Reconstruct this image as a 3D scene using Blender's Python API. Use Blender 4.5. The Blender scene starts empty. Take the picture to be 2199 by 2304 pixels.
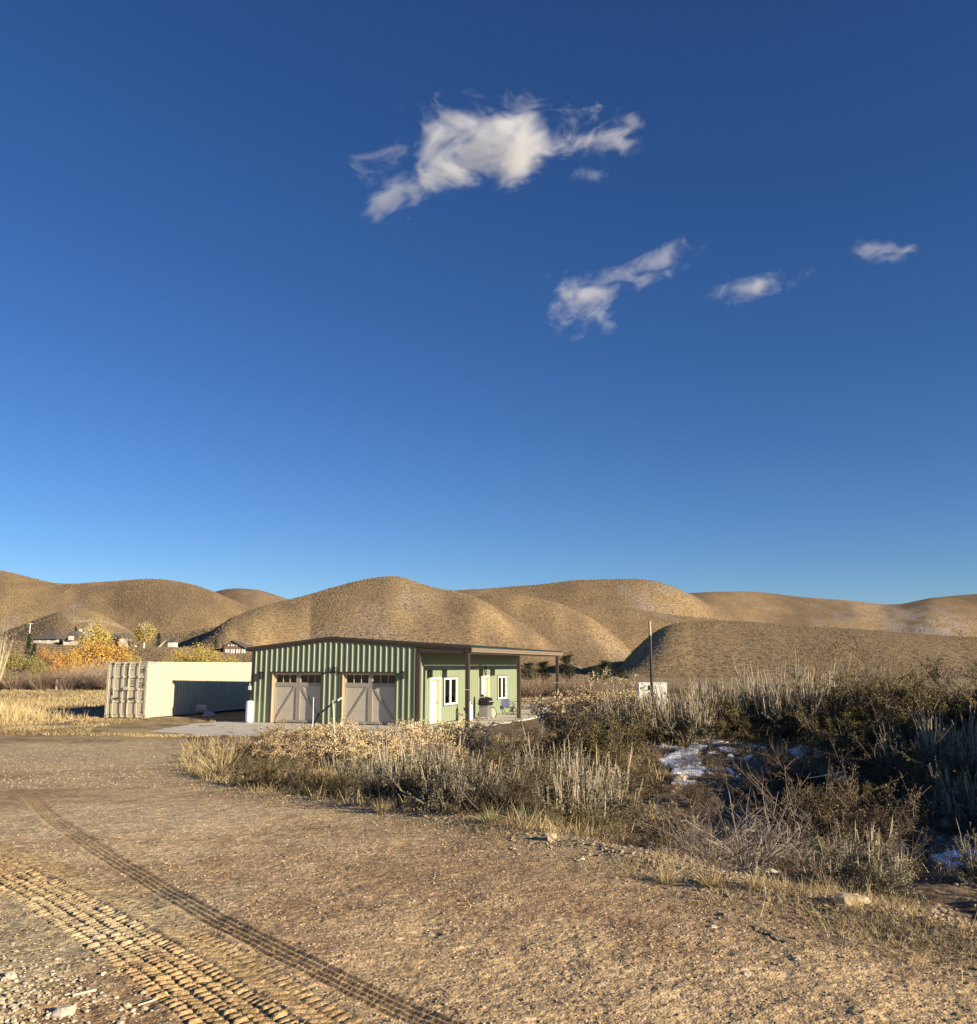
import bpy, math, random
import numpy as np
from mathutils import Vector, Matrix
random.seed(7)
PI = math.pi
sc = bpy.context.scene
COL = sc.collection
R = math.radians

# ------------------------------------------------------------------ camera model
F_PX, CX, CY = 2000.0, 1099.5, 1152.0
PITCH = math.atan(345 / 2000.0)
CP, SP = math.cos(PITCH), math.sin(PITCH)
ZC = 2.83
def ray(u, v):
    d = CY - v
    Y = F_PX * CP - d * SP
    return (u - CX) / Y, (F_PX * SP + d * CP) / Y
def P(u, v, Y):
    kx, kz = ray(u, v)
    return Vector((kx * Y, Y, ZC + kz * Y))

cam = bpy.data.cameras.new('camera')
cam_o = bpy.data.objects.new('camera', cam)
COL.objects.link(cam_o)
cam.sensor_fit = 'HORIZONTAL'
cam.sensor_width = 36
cam.lens = 36 * F_PX / 2199.0
cam.clip_start = 0.1
cam.clip_end = 20000
cam_o.location = (0, 0, ZC)
cam_o.rotation_euler = (PI / 2 + PITCH, 0, 0)
sc.camera = cam_o

# ------------------------------------------------------------------ light
SUN_AZ, SUN_EL = R(-33.5), R(16.3)       # azimuth counted from +X
sd = Vector((math.cos(SUN_AZ) * math.cos(SUN_EL), math.sin(SUN_AZ) * math.cos(SUN_EL), math.sin(SUN_EL)))
sl = bpy.data.lights.new('sun', 'SUN')
sl.energy = 5.0
sl.angle = R(0.53)
sl.color = (1.0, 0.86, 0.64)
so = bpy.data.objects.new('sun', sl)
COL.objects.link(so)
so.location = (30, -30, 40)
so.rotation_euler = sd.to_track_quat('Z', 'Y').to_euler()
w = bpy.data.worlds.new('World')
sc.world = w
w.use_nodes = True
nt = w.node_tree
nt.nodes.clear()
out = nt.nodes.new('ShaderNodeOutputWorld')
bg = nt.nodes.new('ShaderNodeBackground')
sky = nt.nodes.new('ShaderNodeTexSky')
sky.sky_type = 'NISHITA'
sky.sun_disc = False
sky.sun_elevation = SUN_EL
sky.sun_rotation = PI / 2 - SUN_AZ
sky.altitude = 1600
sky.air_density = 1.0
sky.dust_density = 0.15
sky.ozone_density = 4.0
hs = nt.nodes.new('ShaderNodeHueSaturation')
hs.inputs['Saturation'].default_value = 1.12
hs.inputs['Hue'].default_value = 0.509
ga = nt.nodes.new('ShaderNodeGamma')
ga.inputs['Gamma'].default_value = 1.06
nt.links.new(sky.outputs[0], ga.inputs['Color'])
nt.links.new(ga.outputs[0], hs.inputs['Color'])
nt.links.new(hs.outputs[0], bg.inputs[0])
bg.inputs[1].default_value = 0.0575
nt.links.new(bg.outputs[0], out.inputs[0])
sc.view_settings.view_transform = 'Standard'
sc.view_settings.look = 'None'
sc.view_settings.exposure = 0.9
sc.view_settings.gamma = 1
sc.cycles.max_bounces = 6
sc.cycles.transparent_max_bounces = 12
sc.cycles.volume_bounces = 2
try:
    sc.cycles.use_denoising = True
except Exception:
    pass

# ------------------------------------------------------------------ numpy noise
def _h(ix, iy, seed):
    n = (ix.astype(np.int64) * 374761393 + iy.astype(np.int64) * 668265263 + seed * 1442695041) & 0x7fffffff
    n = (n ^ (n >> 13)) * 1274126177 & 0x7fffffff
    n = n ^ (n >> 16)
    return (n & 0xffff) / 65535.0
def vnoise(x, y, seed=0):
    x = np.asarray(x, dtype=np.float64); y = np.asarray(y, dtype=np.float64)
    ix = np.floor(x); iy = np.floor(y)
    fx = x - ix; fy = y - iy
    fx = fx * fx * (3 - 2 * fx); fy = fy * fy * (3 - 2 * fy)
    a = _h(ix, iy, seed); b = _h(ix + 1, iy, seed); c = _h(ix, iy + 1, seed); d = _h(ix + 1, iy + 1, seed)
    return (a + (b - a) * fx) * (1 - fy) + (c + (d - c) * fx) * fy
def fbm(x, y, octv=4, seed=0, gain=0.5):
    s = 0; a = 1; t = 0
    for i in range(octv):
        s = s + a * vnoise(np.asarray(x) * 2 ** i + 17.3 * i, np.asarray(y) * 2 ** i - 9.1 * i, seed + i)
        t += a; a *= gain
    return s / t * 2 - 1          # -1..1
def sst(a, b, x):
    t = np.clip((np.asarray(x, dtype=np.float64) - a) / (b - a), 0, 1)
    return t * t * (3 - 2 * t)

# ------------------------------------------------------------------ mesh helpers
def new_mesh(name, verts, faces, cols=None, smooth=False):
    """faces: (M,3) or (M,4) int array (or list of such arrays)"""
    if not isinstance(faces, list): faces = [faces]
    me = bpy.data.meshes.new(name)
    verts = np.asarray(verts, dtype=np.float32)
    me.vertices.add(len(verts))
    me.vertices.foreach_set('co', verts.ravel())
    loops = np.concatenate([f.ravel() for f in faces]).astype(np.int32)
    sizes = np.concatenate([np.full(len(f), f.shape[1]) for f in faces])
    starts = np.concatenate([[0], np.cumsum(sizes)[:-1]]).astype(np.int32)
    me.loops.add(len(loops))
    me.loops.foreach_set('vertex_index', loops)
    me.polygons.add(len(sizes))
    me.polygons.foreach_set('loop_start', starts)
    me.polygons.foreach_set('use_smooth', np.full(len(sizes), smooth))
    me.update(calc_edges=True)
    if cols is not None:
        at = me.color_attributes.new('tint', 'FLOAT_COLOR', 'POINT')
        c = np.ones((len(verts), 4), dtype=np.float32)
        c[:, :3] = cols
        at.data.foreach_set('color', c.ravel())
    return me
def link(name, me, mat=None, parent=None, loc=None):
    o = bpy.data.objects.new(name, me)
    COL.objects.link(o)
    if mat is not None and len(me.materials) == 0: me.materials.append(mat)
    if parent is not None: o.parent = parent
    if loc is not None: o.location = loc
    return o
def tag(o, label=None, cat=None, group=None, kind=None):
    if label: o['label'] = label
    if cat: o['category'] = cat
    if group: o['group'] = group
    if kind: o['kind'] = kind
    return o
def empty(name, loc=(0, 0, 0), rz=0, label=None, cat=None, group=None):
    o = bpy.data.objects.new(name, None)
    COL.objects.link(o)
    o.empty_display_size = 0.2
    o.location = loc
    o.rotation_euler = (0, 0, rz)
    return tag(o, label, cat, group)

class MB:
    def __init__(s): s.v = []; s.f = []
    def add(s, vs, fs):
        b = len(s.v)
        s.v += [tuple(v) for v in vs]
        s.f += [tuple(i + b for i in f) for f in fs]
        return s
    def box(s, x0, x1, y0, y1, z0, z1, M=None):
        vs = [Vector(p) for p in ((x0,y0,z0),(x1,y0,z0),(x1,y1,z0),(x0,y1,z0),(x0,y0,z1),(x1,y0,z1),(x1,y1,z1),(x0,y1,z1))]
        if M is not None: vs = [M @ p for p in vs]
        return s.add(vs, [(0,3,2,1),(4,5,6,7),(0,1,5,4),(1,2,6,5),(2,3,7,6),(3,0,4,7)])
    def poly(s, pts, d):
        """extrude polygon pts by vector d"""
        n = len(pts); pts = [Vector(p) for p in pts]; d = Vector(d)
        vs = pts + [p + d for p in pts]
        fs = [tuple(range(n))[::-1], tuple(range(n, 2 * n))] + [(i, (i + 1) % n, (i + 1) % n + n, i + n) for i in range(n)]
        return s.add(vs, fs)
    def cyl(s, a, b, r0, r1=None, n=12, caps=True):
        r1 = r0 if r1 is None else r1
        a = Vector(a); b = Vector(b)
        q = (b - a).to_track_quat('Z', 'Y')
        vs = []
        for p, r in ((a, r0), (b, r1)):
            for i in range(n):
                t = 2 * PI * i / n
                vs.append(p + q @ Vector((r * math.cos(t), r * math.sin(t), 0)))
        fs = [(i, (i + 1) % n, (i + 1) % n + n, i + n) for i in range(n)]
        if caps: fs += [tuple(range(n))[::-1], tuple(range(n, 2 * n))]
        return s.add(vs, fs)
    def path(s, pts, r, n=6):
        for a, b in zip(pts[:-1], pts[1:]): s.cyl(a, b, r, r, n)
        return s
    def lathe(s, prof, c=(0, 0, 0), n=20):
        """prof: (r,z) list"""
        vs = []
        for r, z in prof:
            for i in range(n):
                t = 2 * PI * i / n
                vs.append((c[0] + r * math.cos(t), c[1] + r * math.sin(t), c[2] + z))
        fs = []
        for k in range(len(prof) - 1):
            for i in range(n):
                fs.append((k*n+i, k*n+(i+1) % n, (k+1)*n+(i+1) % n, (k+1)*n+i))
        fs.append(tuple(range(n))[::-1]); fs.append(tuple(range((len(prof)-1)*n, len(prof)*n)))
        return s.add(vs, fs)
    def build(s, name, mat, parent=None, bevel=0, smooth=False, loc=None):
        me = bpy.data.meshes.new(name)
        me.from_pydata(s.v, [], s.f)
        me.update()
        if smooth:
            me.polygons.foreach_set('use_smooth', [True] * len(me.polygons))
        o = link(name, me, mat, parent, loc)
        if smooth:
            md = o.modifiers.new('es', 'EDGE_SPLIT'); md.split_angle = R(35)
        if bevel:
            md = o.modifiers.new('bev', 'BEVEL'); md.width = bevel; md.segments = 2; md.limit_method = 'ANGLE'; md.angle_limit = R(40)
        return o

# ------------------------------------------------------------------ materials
def mat(name, col, rough=0.7, metal=0.0, var=0.0, vscale=3.0, bump=0.0, bscale=40.0, attr=False, spec=0.5, col2=None, streak=None, transl=0.0):
    m = bpy.data.materials.new(name)
    m.use_nodes = True
    t = m.node_tree; N = t.nodes; L = t.links
    b = N['Principled BSDF']
    b.inputs['Roughness'].default_value = rough
    b.inputs['Metallic'].default_value = metal
    b.inputs['Specular IOR Level'].default_value = spec
    src = None
    tc = N.new('ShaderNodeTexCoord')
    if attr:
        a = N.new('ShaderNodeVertexColor'); a.layer_name = 'tint'
        src = a.outputs[0]
    else:
        rgb = N.new('ShaderNodeRGB'); rgb.outputs[0].default_value = (*col, 1); src = rgb.outputs[0]
    if var or col2:
        n = N.new('ShaderNodeTexNoise'); n.inputs['Scale'].default_value = vscale; n.inputs['Detail'].default_value = 6
        if streak:
            mp = N.new('ShaderNodeMapping'); mp.inputs['Scale'].default_value = streak
            L.new(tc.outputs['Object'], mp.inputs[0]); L.new(mp.outputs[0], n.inputs['Vector'])
        else: L.new(tc.outputs['Object'], n.inputs['Vector'])
        if col2:
            r = N.new('ShaderNodeValToRGB'); r.color_ramp.elements[0].position = 0.42; r.color_ramp.elements[1].position = 0.62
            L.new(n.outputs[0], r.inputs[0])
            mx = N.new('ShaderNodeMixRGB'); mx.inputs[2].default_value = (*col2, 1)
            L.new(r.outputs[0], mx.inputs[0]); L.new(src, mx.inputs[1]); src = mx.outputs[0]
        if var:
            mr = N.new('ShaderNodeMapRange'); mr.inputs[1].default_value = 0.25; mr.inputs[2].default_value = 0.75
            mr.inputs[3].default_value = 1 - var; mr.inputs[4].default_value = 1 + var
            L.new(n.outputs[0], mr.inputs[0])
            vm = N.new('ShaderNodeVectorMath'); vm.operation = 'SCALE'
            L.new(src, vm.inputs[0]); L.new(mr.outputs[0], vm.inputs[3]); src = vm.outputs[0]
    L.new(src, b.inputs['Base Color'])
    if bump:
        n2 = N.new('ShaderNodeTexNoise'); n2.inputs['Scale'].default_value = bscale; n2.inputs['Detail'].default_value = 4
        L.new(tc.outputs['Object'], n2.inputs['Vector'])
        bp = N.new('ShaderNodeBump'); bp.inputs['Strength'].default_value = bump; bp.inputs['Distance'].default_value = 0.02
        L.new(n2.outputs[0], bp.inputs['Height']); L.new(bp.outputs[0], b.inputs['Normal'])
    if transl:
        tr = N.new('ShaderNodeBsdfTranslucent'); L.new(src, tr.inputs[0])
        ms = N.new('ShaderNodeMixShader'); ms.inputs[0].default_value = transl
        L.new(b.outputs[0], ms.inputs[1]); L.new(tr.outputs[0], ms.inputs[2])
        L.new(ms.outputs[0], N['Material Output'].inputs[0])
    return m
def glass_mat(name, tint=(0.9, 0.95, 0.95), ior=1.5):
    m = bpy.data.materials.new(name); m.use_nodes = True
    t = m.node_tree; N = t.nodes; L = t.links
    N.remove(N['Principled BSDF'])
    fr = N.new('ShaderNodeFresnel'); fr.inputs[0].default_value = ior
    tr = N.new('ShaderNodeBsdfTransparent'); tr.inputs[0].default_value = (*tint, 1)
    gl = N.new('ShaderNodeBsdfGlossy'); gl.inputs['Roughness'].default_value = 0.02
    mx = N.new('ShaderNodeMixShader')
    L.new(fr.outputs[0], mx.inputs[0]); L.new(tr.outputs[0], mx.inputs[1]); L.new(gl.outputs[0], mx.inputs[2])
    L.new(mx.outputs[0], N['Material Output'].inputs[0])
    return m
LEAF = mat('leaf_surface', (0.5, 0.5, 0.5), rough=0.75, attr=True, spec=0.15, transl=0.15)
TWIG = mat('twig_bark', (0.5, 0.5, 0.5), rough=0.85, attr=True, spec=0.15)
# ------------------------------------------------------------------ terrain
def _el(v): return ray(0, v)[1]
EDGE_PX = [(410,1735),(551,1781),(750,1811),(1055,1852),(1230,1887),(1453,1934),(1758,2016),(1992,2063),(2199,2110)]
def base_z(x, y):
    x = np.asarray(x, dtype=np.float64); y = np.asarray(y, dtype=np.float64)
    z = 1.22 - 1.27 * sst(5, 33, y)
    z = z + 0.16 * sst(-12.5, -18, x) * sst(30, 44, y)
    z = z + 0.10 * sst(60, 120, y)
    return z
def march(u, v, fn, y0=2.0, y1=900, st=1.01):
    kx, kz = ray(u, v)
    Y = y0
    while Y < y1:
        if ZC + kz * Y <= float(fn(kx * Y, Y)): break
        Y *= st
    lo, hi = Y / st, Y
    for _ in range(20):
        m = (lo + hi) / 2
        if ZC + kz * m <= float(fn(kx * m, m)): hi = m
        else: lo = m
    return kx * hi, hi
EDGE = [march(u, v, base_z) for u, v in EDGE_PX]
EDGE = [(-10.4, 31.5)] + EDGE
ex, ey = EDGE[-1]; px_, py_ = EDGE[-2]
EDGE.append((ex + (ex - px_) * 3, ey + (ey - py_) * 3))
EDGE.append((ex + 12, ey - 5.5))
EDGE.append((ex + 40, ey - 12))
def dist_poly(x, y, poly, signed=False):
    best = np.full(np.shape(x), 1e9); sgn = np.ones(np.shape(x))
    for (ax, ay), (bx, by) in zip(poly[:-1], poly[1:]):
        dx, dy = bx - ax, by - ay
        L2 = dx * dx + dy * dy
        t = np.clip(((x - ax) * dx + (y - ay) * dy) / L2, 0, 1)
        qx, qy = ax + t * dx - x, ay + t * dy - y
        d = np.hypot(qx, qy)
        s = np.sign((x - ax) * dy - (y - ay) * dx)      # left of travel negative
        m = d < best
        best = np.where(m, d, best)
        if signed: sgn = np.where(m, s, sgn)
    return best * (-sgn if signed else 1)
def edge_d(x, y):           # >0 brush side
    return dist_poly(np.asarray(x, dtype=np.float64), np.asarray(y, dtype=np.float64), EDGE, True)
BERM = [(2.6, 20.5), (4.5, 19.5), (8, 18.5), (11.0, 16.0), (12.6, 12.0), (13.2, 7.5), (14.0, 3.0)]
def near_z(x, y):
    x = np.asarray(x, dtype=np.float64); y = np.asarray(y, dtype=np.float64)
    z = base_z(x, y)
    d = edge_d(x, y)
    right = sst(-3.5, 0.5, x)
    z = z - 0.40 * sst(0.2, 2.2, d) * right * sst(26, 16, y)
    z = z + 0.05 * np.exp(-(d / 0.25) ** 2) * sst(-6, 0, x)
    b = dist_poly(x, y, BERM)
    z = z + (1.05 + 1.95 * sst(9.3, 12.3, x)) * np.exp(-(b / 2.6) ** 2)  # unseen right end of the berm raised to shade the hollow
    nr = sst(70, 30, np.hypot(x, y))
    z = z + nr * 0.03 * fbm(x * 0.5, y * 0.5, 3, 3)
    z = z + nr * sst(0.3, 1.5, d) * (0.10 * fbm(x * 0.9, y * 0.9, 3, 5) + 0.04 * fbm(x * 4, y * 4, 3, 6))
    return z

# hills: each layer is a crest line (u, v) at its own distance, with its foot nearer the camera
def UX(x, y): return CX + 2012.0 * x / np.maximum(y, 1.0)
LAY = [
 # name, foot Y, crest Y, power, spur amplitude, crest points
 ('far_right', 1100, 1500, 1.0, 10, [(1380,1352),(1540,1336),(1600,1333),(1660,1332),(1700,1334),(1790,1346),(1900,1355),(1990,1362),(2030,1361),(2100,1346),(2199,1337),(2400,1325),(2700,1340),(3200,1330)]),
 ('small_back', 1100, 1600, 1.0, 6, [(300,1400),(478,1336),(500,1330),(535,1327),(580,1331),(640,1350),(700,1375),(800,1420)]),
 ('left_main', 800, 1150, 1.1, 12, [(-1500,1330),(-700,1270),(-300,1262),(0,1291),(60,1305),(115,1318),(170,1321),(230,1316),(280,1310),(330,1308),(370,1311),(430,1323),(480,1337),(540,1362),(600,1392),(700,1430),(760,1470)]),
 ('right_main', 720, 1000, 1.1, 10, [(860,1350),(950,1334),(1030,1330),(1100,1325),(1200,1318),(1290,1308),(1350,1307),(1440,1309),(1480,1315),(1520,1326),(1560,1342),(1620,1373),(1680,1402),(1740,1440),(1800,1490)]),
 ('right_third', 600, 800, 1.0, 5, [(1180,1380),(1240,1360),(1305,1362),(1428,1371),(1510,1386),(1600,1396),(1680,1404),(1740,1425),(1800,1470)]),
 ('right_second', 450, 660, 1.0, 5, [(960,1375),(1030,1350),(1100,1338),(1158,1337),(1258,1360),(1334,1395),(1375,1425),(1405,1458),(1430,1495)]),
 ('centre', 330, 560, 1.0, 8, [(200,1503),(370,1472),(440,1448),(520,1396),(600,1366),(660,1350),(710,1335),(760,1320),(810,1308),(850,1301),(880,1299),(905,1302),(940,1314),(980,1326),(1030,1336),(1060,1346),(1100,1366),(1160,1398),(1217,1434),(1260,1470),(1300,1500)]),
 ('road_ridge', 620, 800, 1.0, 4, [(-900,1440),(-300,1430),(0,1426),(60,1404),(100,1388),(135,1376),(170,1372),(210,1378),(240,1390),(270,1408),(310,1430),(360,1460)]),
 ('left_toe', 380, 600, 1.0, 4, [(60,1500),(200,1456),(260,1438),(330,1428),(420,1424),(480,1412),(520,1405),(560,1420),(620,1450),(680,1490)]),
 ('right_near', 215, 345, 1.2, 3, [(1385,1509),(1402,1488),(1428,1461),(1458,1434),(1487,1415),(1512,1406),(1545,1401),(1600,1399),(1680,1401),(1800,1410),(1900,1416),(2000,1423),(2100,1431),(2199,1437),(2400,1444),(2800,1450),(3400,1440)]),
 ('bench', 235, 300, 1.0, 1.0, [(-1500,1430),(-300,1432),(0,1438),(70,1446),(140,1452),(260,1456),(400,1457),(450,1462),(500,1470),(560,1473),(620,1476),(700,1498)]),
]
_CR = []
for nme, yf, yc, pw, amp, pts in LAY:
    _CR.append((nme, yf, yc, pw, amp, np.array([p[0] for p in pts], float), np.array([_el(p[1]) for p in pts])))
def far_z(x, y):
    x = np.asarray(x, dtype=np.float64); y = np.asarray(y, dtype=np.float64)
    shp = np.broadcast(x, y).shape
    z = np.full(shp, -30.0)
    u = UX(x, y)
    for i, (nme, yf, yc, pw, amp, us, es) in enumerate(_CR):
        e = np.interp(u, us, es)
        e = (e + np.interp(u - 9, us, es) + np.interp(u + 9, us, es)) / 3
        inside = sst(us[0] - 30, us[0], u) * sst(us[-1] + 30, us[-1], u)
        wob = 0.05 * (fbm(u * 0.004, 0 * u, 2, 40 + i))
        ycc = yc * (1 + wob)
        yff = yf
        if nme == 'centre':
            fac = np.interp(u, [380, 520, 700], [0.76, 0.84, 1.0]); ycc = ycc * fac; yff = yf * fac
        zc = ZC + e * ycc
        t = (y - yff) / (ycc - yff)
        tt = np.clip(t, 0, 1)
        if nme == 'bench':
            s = np.sin(tt * PI / 2) ** 1.2
            s = np.where(t > 1, 1 + 0.012 * (t - 1), s)
            zz = zc * s
        else:
            s = np.sin(np.clip(t, 0, 1) * PI / 2) ** pw
            back = np.clip((y - ycc) / (0.9 * yc), 0, 1)
            zz = zc * s * (1 - back ** 1.6)
            g = fbm(u * 0.0045 + i * 5 + 0.6 * fbm(u * 0.003, y * 0.004, 2, 160 + i), y * 0.0042 + u * 0.002, 3, 60 + i, 0.4)
            zz = zz + amp * 0.8 * g * np.clip(tt * (1 - tt) * 4, 0, 1) * np.minimum(1, zc / 30)
        zz = np.where(t < 0, -30, zz)
        zz = zz * inside - 30 * (1 - inside)
        k = 2.0
        h = np.clip(0.5 + 0.5 * (zz - z) / k, 0, 1)
        z = z * (1 - h) + zz * h + k * h * (1 - h)
    z = z + 0.35 * fbm(x * 0.03, y * 0.02, 3, 90) * sst(5, 30, z)
    return z
def ground_z(x, y):
    x = np.asarray(x, dtype=np.float64); y = np.asarray(y, dtype=np.float64)
    n = near_z(x, y)
    f = far_z(x, np.maximum(y, 1))
    f = np.where(y < 150, -30, f)
    k = 1.0
    h = np.clip(0.5 + 0.5 * (f - n) / k, 0, 1)
    return n * (1 - h) + f * h + k * h * (1 - h) * (h > 0)
def gz(x, y): return float(ground_z(np.array([x]), np.array([y]))[0])
def PG(u, v):
    x, y = march(u, v, near_z)
    return x, y, float(near_z(x, y))

# ---------------------------------------------------------------- tyre tracks
def smooth_path(pts, n=400):
    pts = np.array(pts, float)
    s = np.concatenate([[0], np.cumsum(np.hypot(*np.diff(pts, axis=0).T))])
    q = np.linspace(0, s[-1], n)
    x = np.interp(q, s, pts[:, 0]); y = np.interp(q, s, pts[:, 1])
    for _ in range(12):
        k = np.ones(25) / 25
        xp = np.concatenate([2*x[0]-x[12:0:-1], x, 2*x[-1]-x[-2:-14:-1]]); yp = np.concatenate([2*y[0]-y[12:0:-1], y, 2*y[-1]-y[-2:-14:-1]])
        x = np.convolve(xp, k, 'valid'); y = np.convolve(yp, k, 'valid')
    return x, y
def track_coords(X, Y, path):
    """arc length s and signed cross distance w of every point near a path"""
    px, py = path
    s = np.concatenate([[0], np.cumsum(np.hypot(np.diff(px), np.diff(py)))])
    # paths run roughly along -y: use y as the parameter for the first guess, then project
    o = np.argsort(py)
    idx = np.clip(np.interp(Y, py[o], o.astype(float)), 1, len(px) - 2)
    for _ in range(4):
        i = np.clip(idx.astype(int), 1, len(px) - 2)
        dx = (px[i + 1] - px[i - 1]) / 2; dy = (py[i + 1] - py[i - 1]) / 2
        l2 = dx * dx + dy * dy
        idx = np.clip(i + np.clip(((X - px[i]) * dx + (Y - py[i]) * dy) / l2, -60, 60), 1, len(px) - 2)
    i = idx.astype(int)
    dx = (px[i + 1] - px[i - 1]) / 2; dy = (py[i + 1] - py[i - 1]) / 2
    l = np.hypot(dx, dy)
    along = ((X - px[i]) * dx + (Y - py[i]) * dy) / l
    wv = ((X - px[i]) * dy - (Y - py[i]) * dx) / l
    return s[i] + along, wv
def _bp(px): return [march(u, v, base_z) for u, v in px]
LUG = smooth_path([(-9.5, 12.0)] + _bp([(-180,1890),(0,1962),(110,2025),(229,2092),(373,2180),(512,2285)]) + [(-0.2, 3.2), (1.6, 1.0)])
RIB = smooth_path(_bp([(30,1752),(53,1776),(80,1815),(128,1856),(190,1898),(267,1941),(345,1988),(426,2034),(540,2100),(661,2167),(830,2238),(1000,2306)]) + [(0.9, 3.2), (3.0, 1.2)])
def micro(X, Y):
    """relief of the dirt road: returns dz and a 'fresh loose earth' mask"""
    r = np.hypot(X, Y)
    dz = np.zeros_like(X); fresh = np.zeros_like(X)
    m = (r < 16)
    x = X[m]; y = Y[m]
    d = np.zeros_like(x); fr = np.zeros_like(x)
    n1 = fbm(x * 5, y * 5, 3, 21); n2 = fbm(x * 22, y * 22, 3, 22)
    d += 0.012 * n1 + 0.006 * n2 + 0.004 * fbm(x * 70, y * 70, 2, 23)
    # ribbed tyre: four grooves
    s, wv = track_coords(x, y, RIB)
    env = sst(0.125, 0.095, np.abs(wv)) * sst(16.0, 11.5, y)
    g = np.abs(((wv + 0.10) / 0.05) % 1 - 0.5) * 2
    edge = np.exp(-((np.abs(wv) - 0.13) / 0.03) ** 2) * sst(16.0, 11.5, y)
    d = d * (1 - 0.5 * env) + env * (-0.013 + 0.013 * sst(0.35, 0.75, g) + 0.0006 * np.sin(s * 160)) + 0.003 * edge
    fr = np.maximum(fr, env * 0.5)
    # lugged tyres
    def lug(off, width, rows, pitch, amp, seed, y0=30):
        nonlocal d, fr
        s, wv = track_coords(x, y, LUG)
        q = wv - off + 0.02 * fbm(s * 1.3, 0 * s, 2, seed)
        env = sst(width / 2 + 0.02, width / 2 - 0.02, np.abs(q)) * sst(y0, y0 - 3, y)
        row = np.floor((q + width / 2) / width * rows)
        qq = (q + width / 2) / width * rows - row
        sh = (row % 2) * 0.5 + _h(row + 50, row * 0, seed) * 0.25
        ph = s / pitch + sh + (qq - 0.5) * np.where(row % 2 > 0, 0.55, -0.35)
        cell = np.floor(ph); f = ph - cell
        rnd = _h(cell, row + 7, seed)
        block = sst(0.0, 0.13, f) * sst(0.78, 0.60, f) * sst(0.0, 0.12, qq) * sst(1.0, 0.86, qq)
        block = block * (0.55 + 0.6 * rnd)
        e2 = env * (0.75 + 0.35 * fbm(x * 3, y * 3, 2, seed + 1))
        d = d * (1 - 0.5 * e2) + e2 * (-0.6 * amp + amp * block)
        d += 0.5 * amp * np.exp(-((np.abs(q) - width / 2 - 0.03) / 0.035) ** 2) * (0.6 + 0.5 * fbm(s * 6, q * 6, 2, seed + 3)) * sst(y0, y0 - 3, y)
        fr = np.maximum(fr, e2)
    lug(-0.03, 0.42, 5, 0.062, 0.028, 31)
    lug(-0.38, 0.20, 2, 0.075, 0.009, 35)
    lug(0.60, 0.26, 3, 0.08, 0.005, 37)
    lug(1.50, 0.34, 3, 0.08, 0.007, 39, y0=6.0)
    fr2 = fr
    dz[m] = d; fresh[m] = fr2
    m2 = (r >= 16) & (r < 70)
    dz[m2] = 0.012 * fbm(X[m2] * 4, Y[m2] * 4, 3, 24)
    return dz, fresh

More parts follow.
